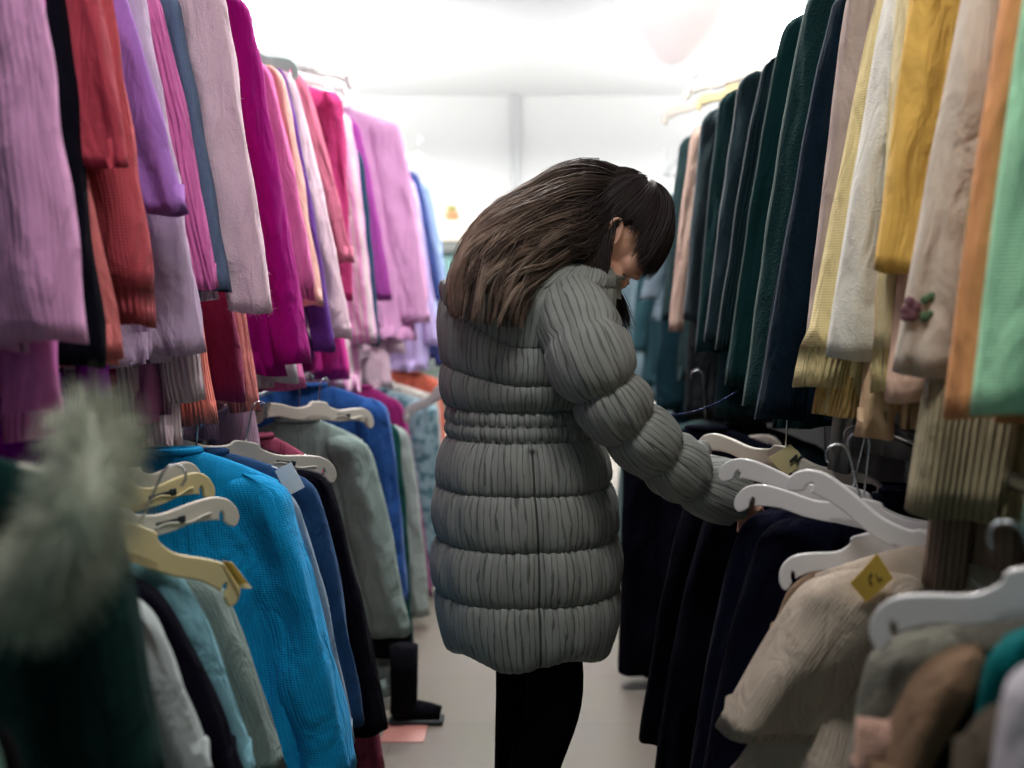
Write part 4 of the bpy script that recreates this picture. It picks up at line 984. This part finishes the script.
for k in range(40):
    a = rnd.uniform(0, 6.28); d = Vector((math.cos(a) * rnd.uniform(.2, .9), math.sin(a) * rnd.uniform(.2, .9), 1)).normalized(); l = rnd.uniform(.05, .10)
    p0 = Vector((0, 0, .06)); w_ = d.cross(Vector((0, 0, 1))).normalized() * .012
    m.tube([p0, p0 + d * l * .5, p0 + d * l], lambda t: .010 * math.sin(PI * (t * .9 + .08)) + .001, 5, .3)
m.build('leaves', plain('leaf', (150, 150, 80), .6), hr)

# hanger ends that stick out above the clothes
for tip, neck, lb, mt_, rl in (((299, 66, 3.42), (246, 52, 3.36), 'sea green hanger end above the bright pink angora cardigan', plain('sea_green_plastic', (176, 214, 204), .4), UL),
    ((352, 74, 3.75), (304, 62, 3.6), 'clear plastic hanger end above the crimson coat', PLASTIC_W, UL), ((346, 84, 4.0), (310, 76, 3.9), 'second clear hanger end just under the one above the crimson coat', PLASTIC_W, UL),
    ((442, 166, 6.4), (418, 158, 6.2), 'grey hanger end above the faded denim shirt', PLASTIC, UL),
    ((662, 114, 4.7), (705, 98, 4.55), 'lowest blurred cream hanger end above the round-shouldered jacket', PLASTIC, UR), ((682, 88, 4.2), (738, 74, 4.05), 'highest blurred cream hanger end beside the dark coat shoulders', PLASTIC, UR),
    ((696, 100, 4.4), (735, 88, 4.3), 'tan hanger end between the two blurred cream ones', CREAM, UR)):
    hang_at(tip, neck, lb, mt_, False, rl, grp='hanger ends above the upper rails')
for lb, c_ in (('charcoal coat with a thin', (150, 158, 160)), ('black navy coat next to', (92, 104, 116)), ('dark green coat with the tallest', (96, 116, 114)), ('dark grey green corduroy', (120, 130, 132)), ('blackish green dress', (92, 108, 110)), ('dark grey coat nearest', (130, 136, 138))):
    rim_light_edge(lb, c_, .0026)  # pale tubes stand in for backlight on the dark sleeves
rim_light_edge('dark green boucl', (120, 138, 134), .004)


# ------------------------------------------------------------------ lights
def area(name, loc, sx, sy, e, c=(1, 1, 1), rot=(0, 0, 0)):
    l = bpy.data.lights.new(name, 'AREA'); l.shape = 'RECTANGLE'; l.size = sx; l.size_y = sy; l.energy = e; l.color = c
    o = bpy.data.objects.new(name, l); col.objects.link(o); o.location = loc; o.rotation_euler = rot; return o
TUBE = emis('tube_glow', (1, .98, .95), 3.0)
def fixture(x, y, e, label, up=0.0, drop=0.0, c=(1, .985, .96)):
    r = empty('ceiling_or_added_light', (x, y, ZC), label, 'ceiling light', 'fluorescent ceiling lights')
    m = MB(); m.box((0, 0, -.03 - drop), (1.3, .3, .06), .008); m.build('housing', plain('lamp_housing', (225, 226, 228), .5), r)
    m = MB(); m.box((0, 0, -.067 - drop), (1.24, .24, .02), .008); m.build('diffuser', TUBE, r)
    if drop:
        for q in (-.5, .5):
            m = MB(); m.tube([(q, 0, 0), (q, 0, -drop)], .006, 8); m.build('added_light_rod', METAL, r)
    area('ceiling_or_added_lamp', (x, y, ZC - .085 - drop), 1.24, .24, e, c)
    if up: area('ceiling_or_added_lamp', (x, y, ZC + .02 - drop), 1.24, .24, e * up, c, (PI, 0, 0))  # uplight added to brighten the ceiling
for x, y, e, up, dr, lb in (
        (0, 6.1, 75, 0, 0, 'fluorescent ceiling light over the far end of the aisle'),
        (-1.95, 7.9, 172, 1.0, .45, 'added unseen light washing the back wall, left of the aisle'), (1.95, 7.9, 172, 1.0, .45, 'added unseen light washing the back wall, right of the aisle'),  # hidden pair put in to whiten the back wall and ceiling
        (-3.6, 9.2, 110, .8, .45, 'added unseen light hidden beyond the left rack'), (3.6, 9.2, 110, .8, .45, 'added unseen light hidden beyond the right rack'),  # outer pair, also added to brighten the far end
        (0, 3.7, 64, 0, 0, 'fluorescent ceiling light above the middle of the aisle'),
        (0, 1.2, 25, 0, 0, 'fluorescent ceiling light above the front of the aisle')):
    fixture(x, y, e, lb, up, dr)
w = bpy.data.worlds.new('World'); bpy.context.scene.world = w; w.use_nodes = True
bg = w.node_tree.nodes['Background']; bg.inputs['Color'].default_value = (.26, .62, .66, 1); bg.inputs['Strength'].default_value = .20  # teal fill added through the open end behind the camera

# ------------------------------------------------------------------ camera
sc = bpy.context.scene
cd = bpy.data.cameras.new('Camera'); cam = bpy.data.objects.new('Camera', cd); col.objects.link(cam)
cam.location = (0, 0, EYE); cam.rotation_euler = (R(90), 0, 0)
cd.sensor_width = 36; cd.lens = F / 1024 * 36
cd.shift_x = (512 - CX) / 1024; cd.shift_y = (HY - 384) / 1024
cd.clip_start = .05
cd.dof.use_dof = True; cd.dof.focus_distance = 2.5; cd.dof.aperture_fstop = 1.9
sc.camera = cam
sc.view_settings.view_transform = 'Standard'; sc.view_settings.look = 'None'; sc.view_settings.gamma = 1; sc.view_settings.exposure = 0
sc.view_settings.use_curve_mapping = False
sc.cycles.use_denoising = True
sc.cycles.max_bounces = 6
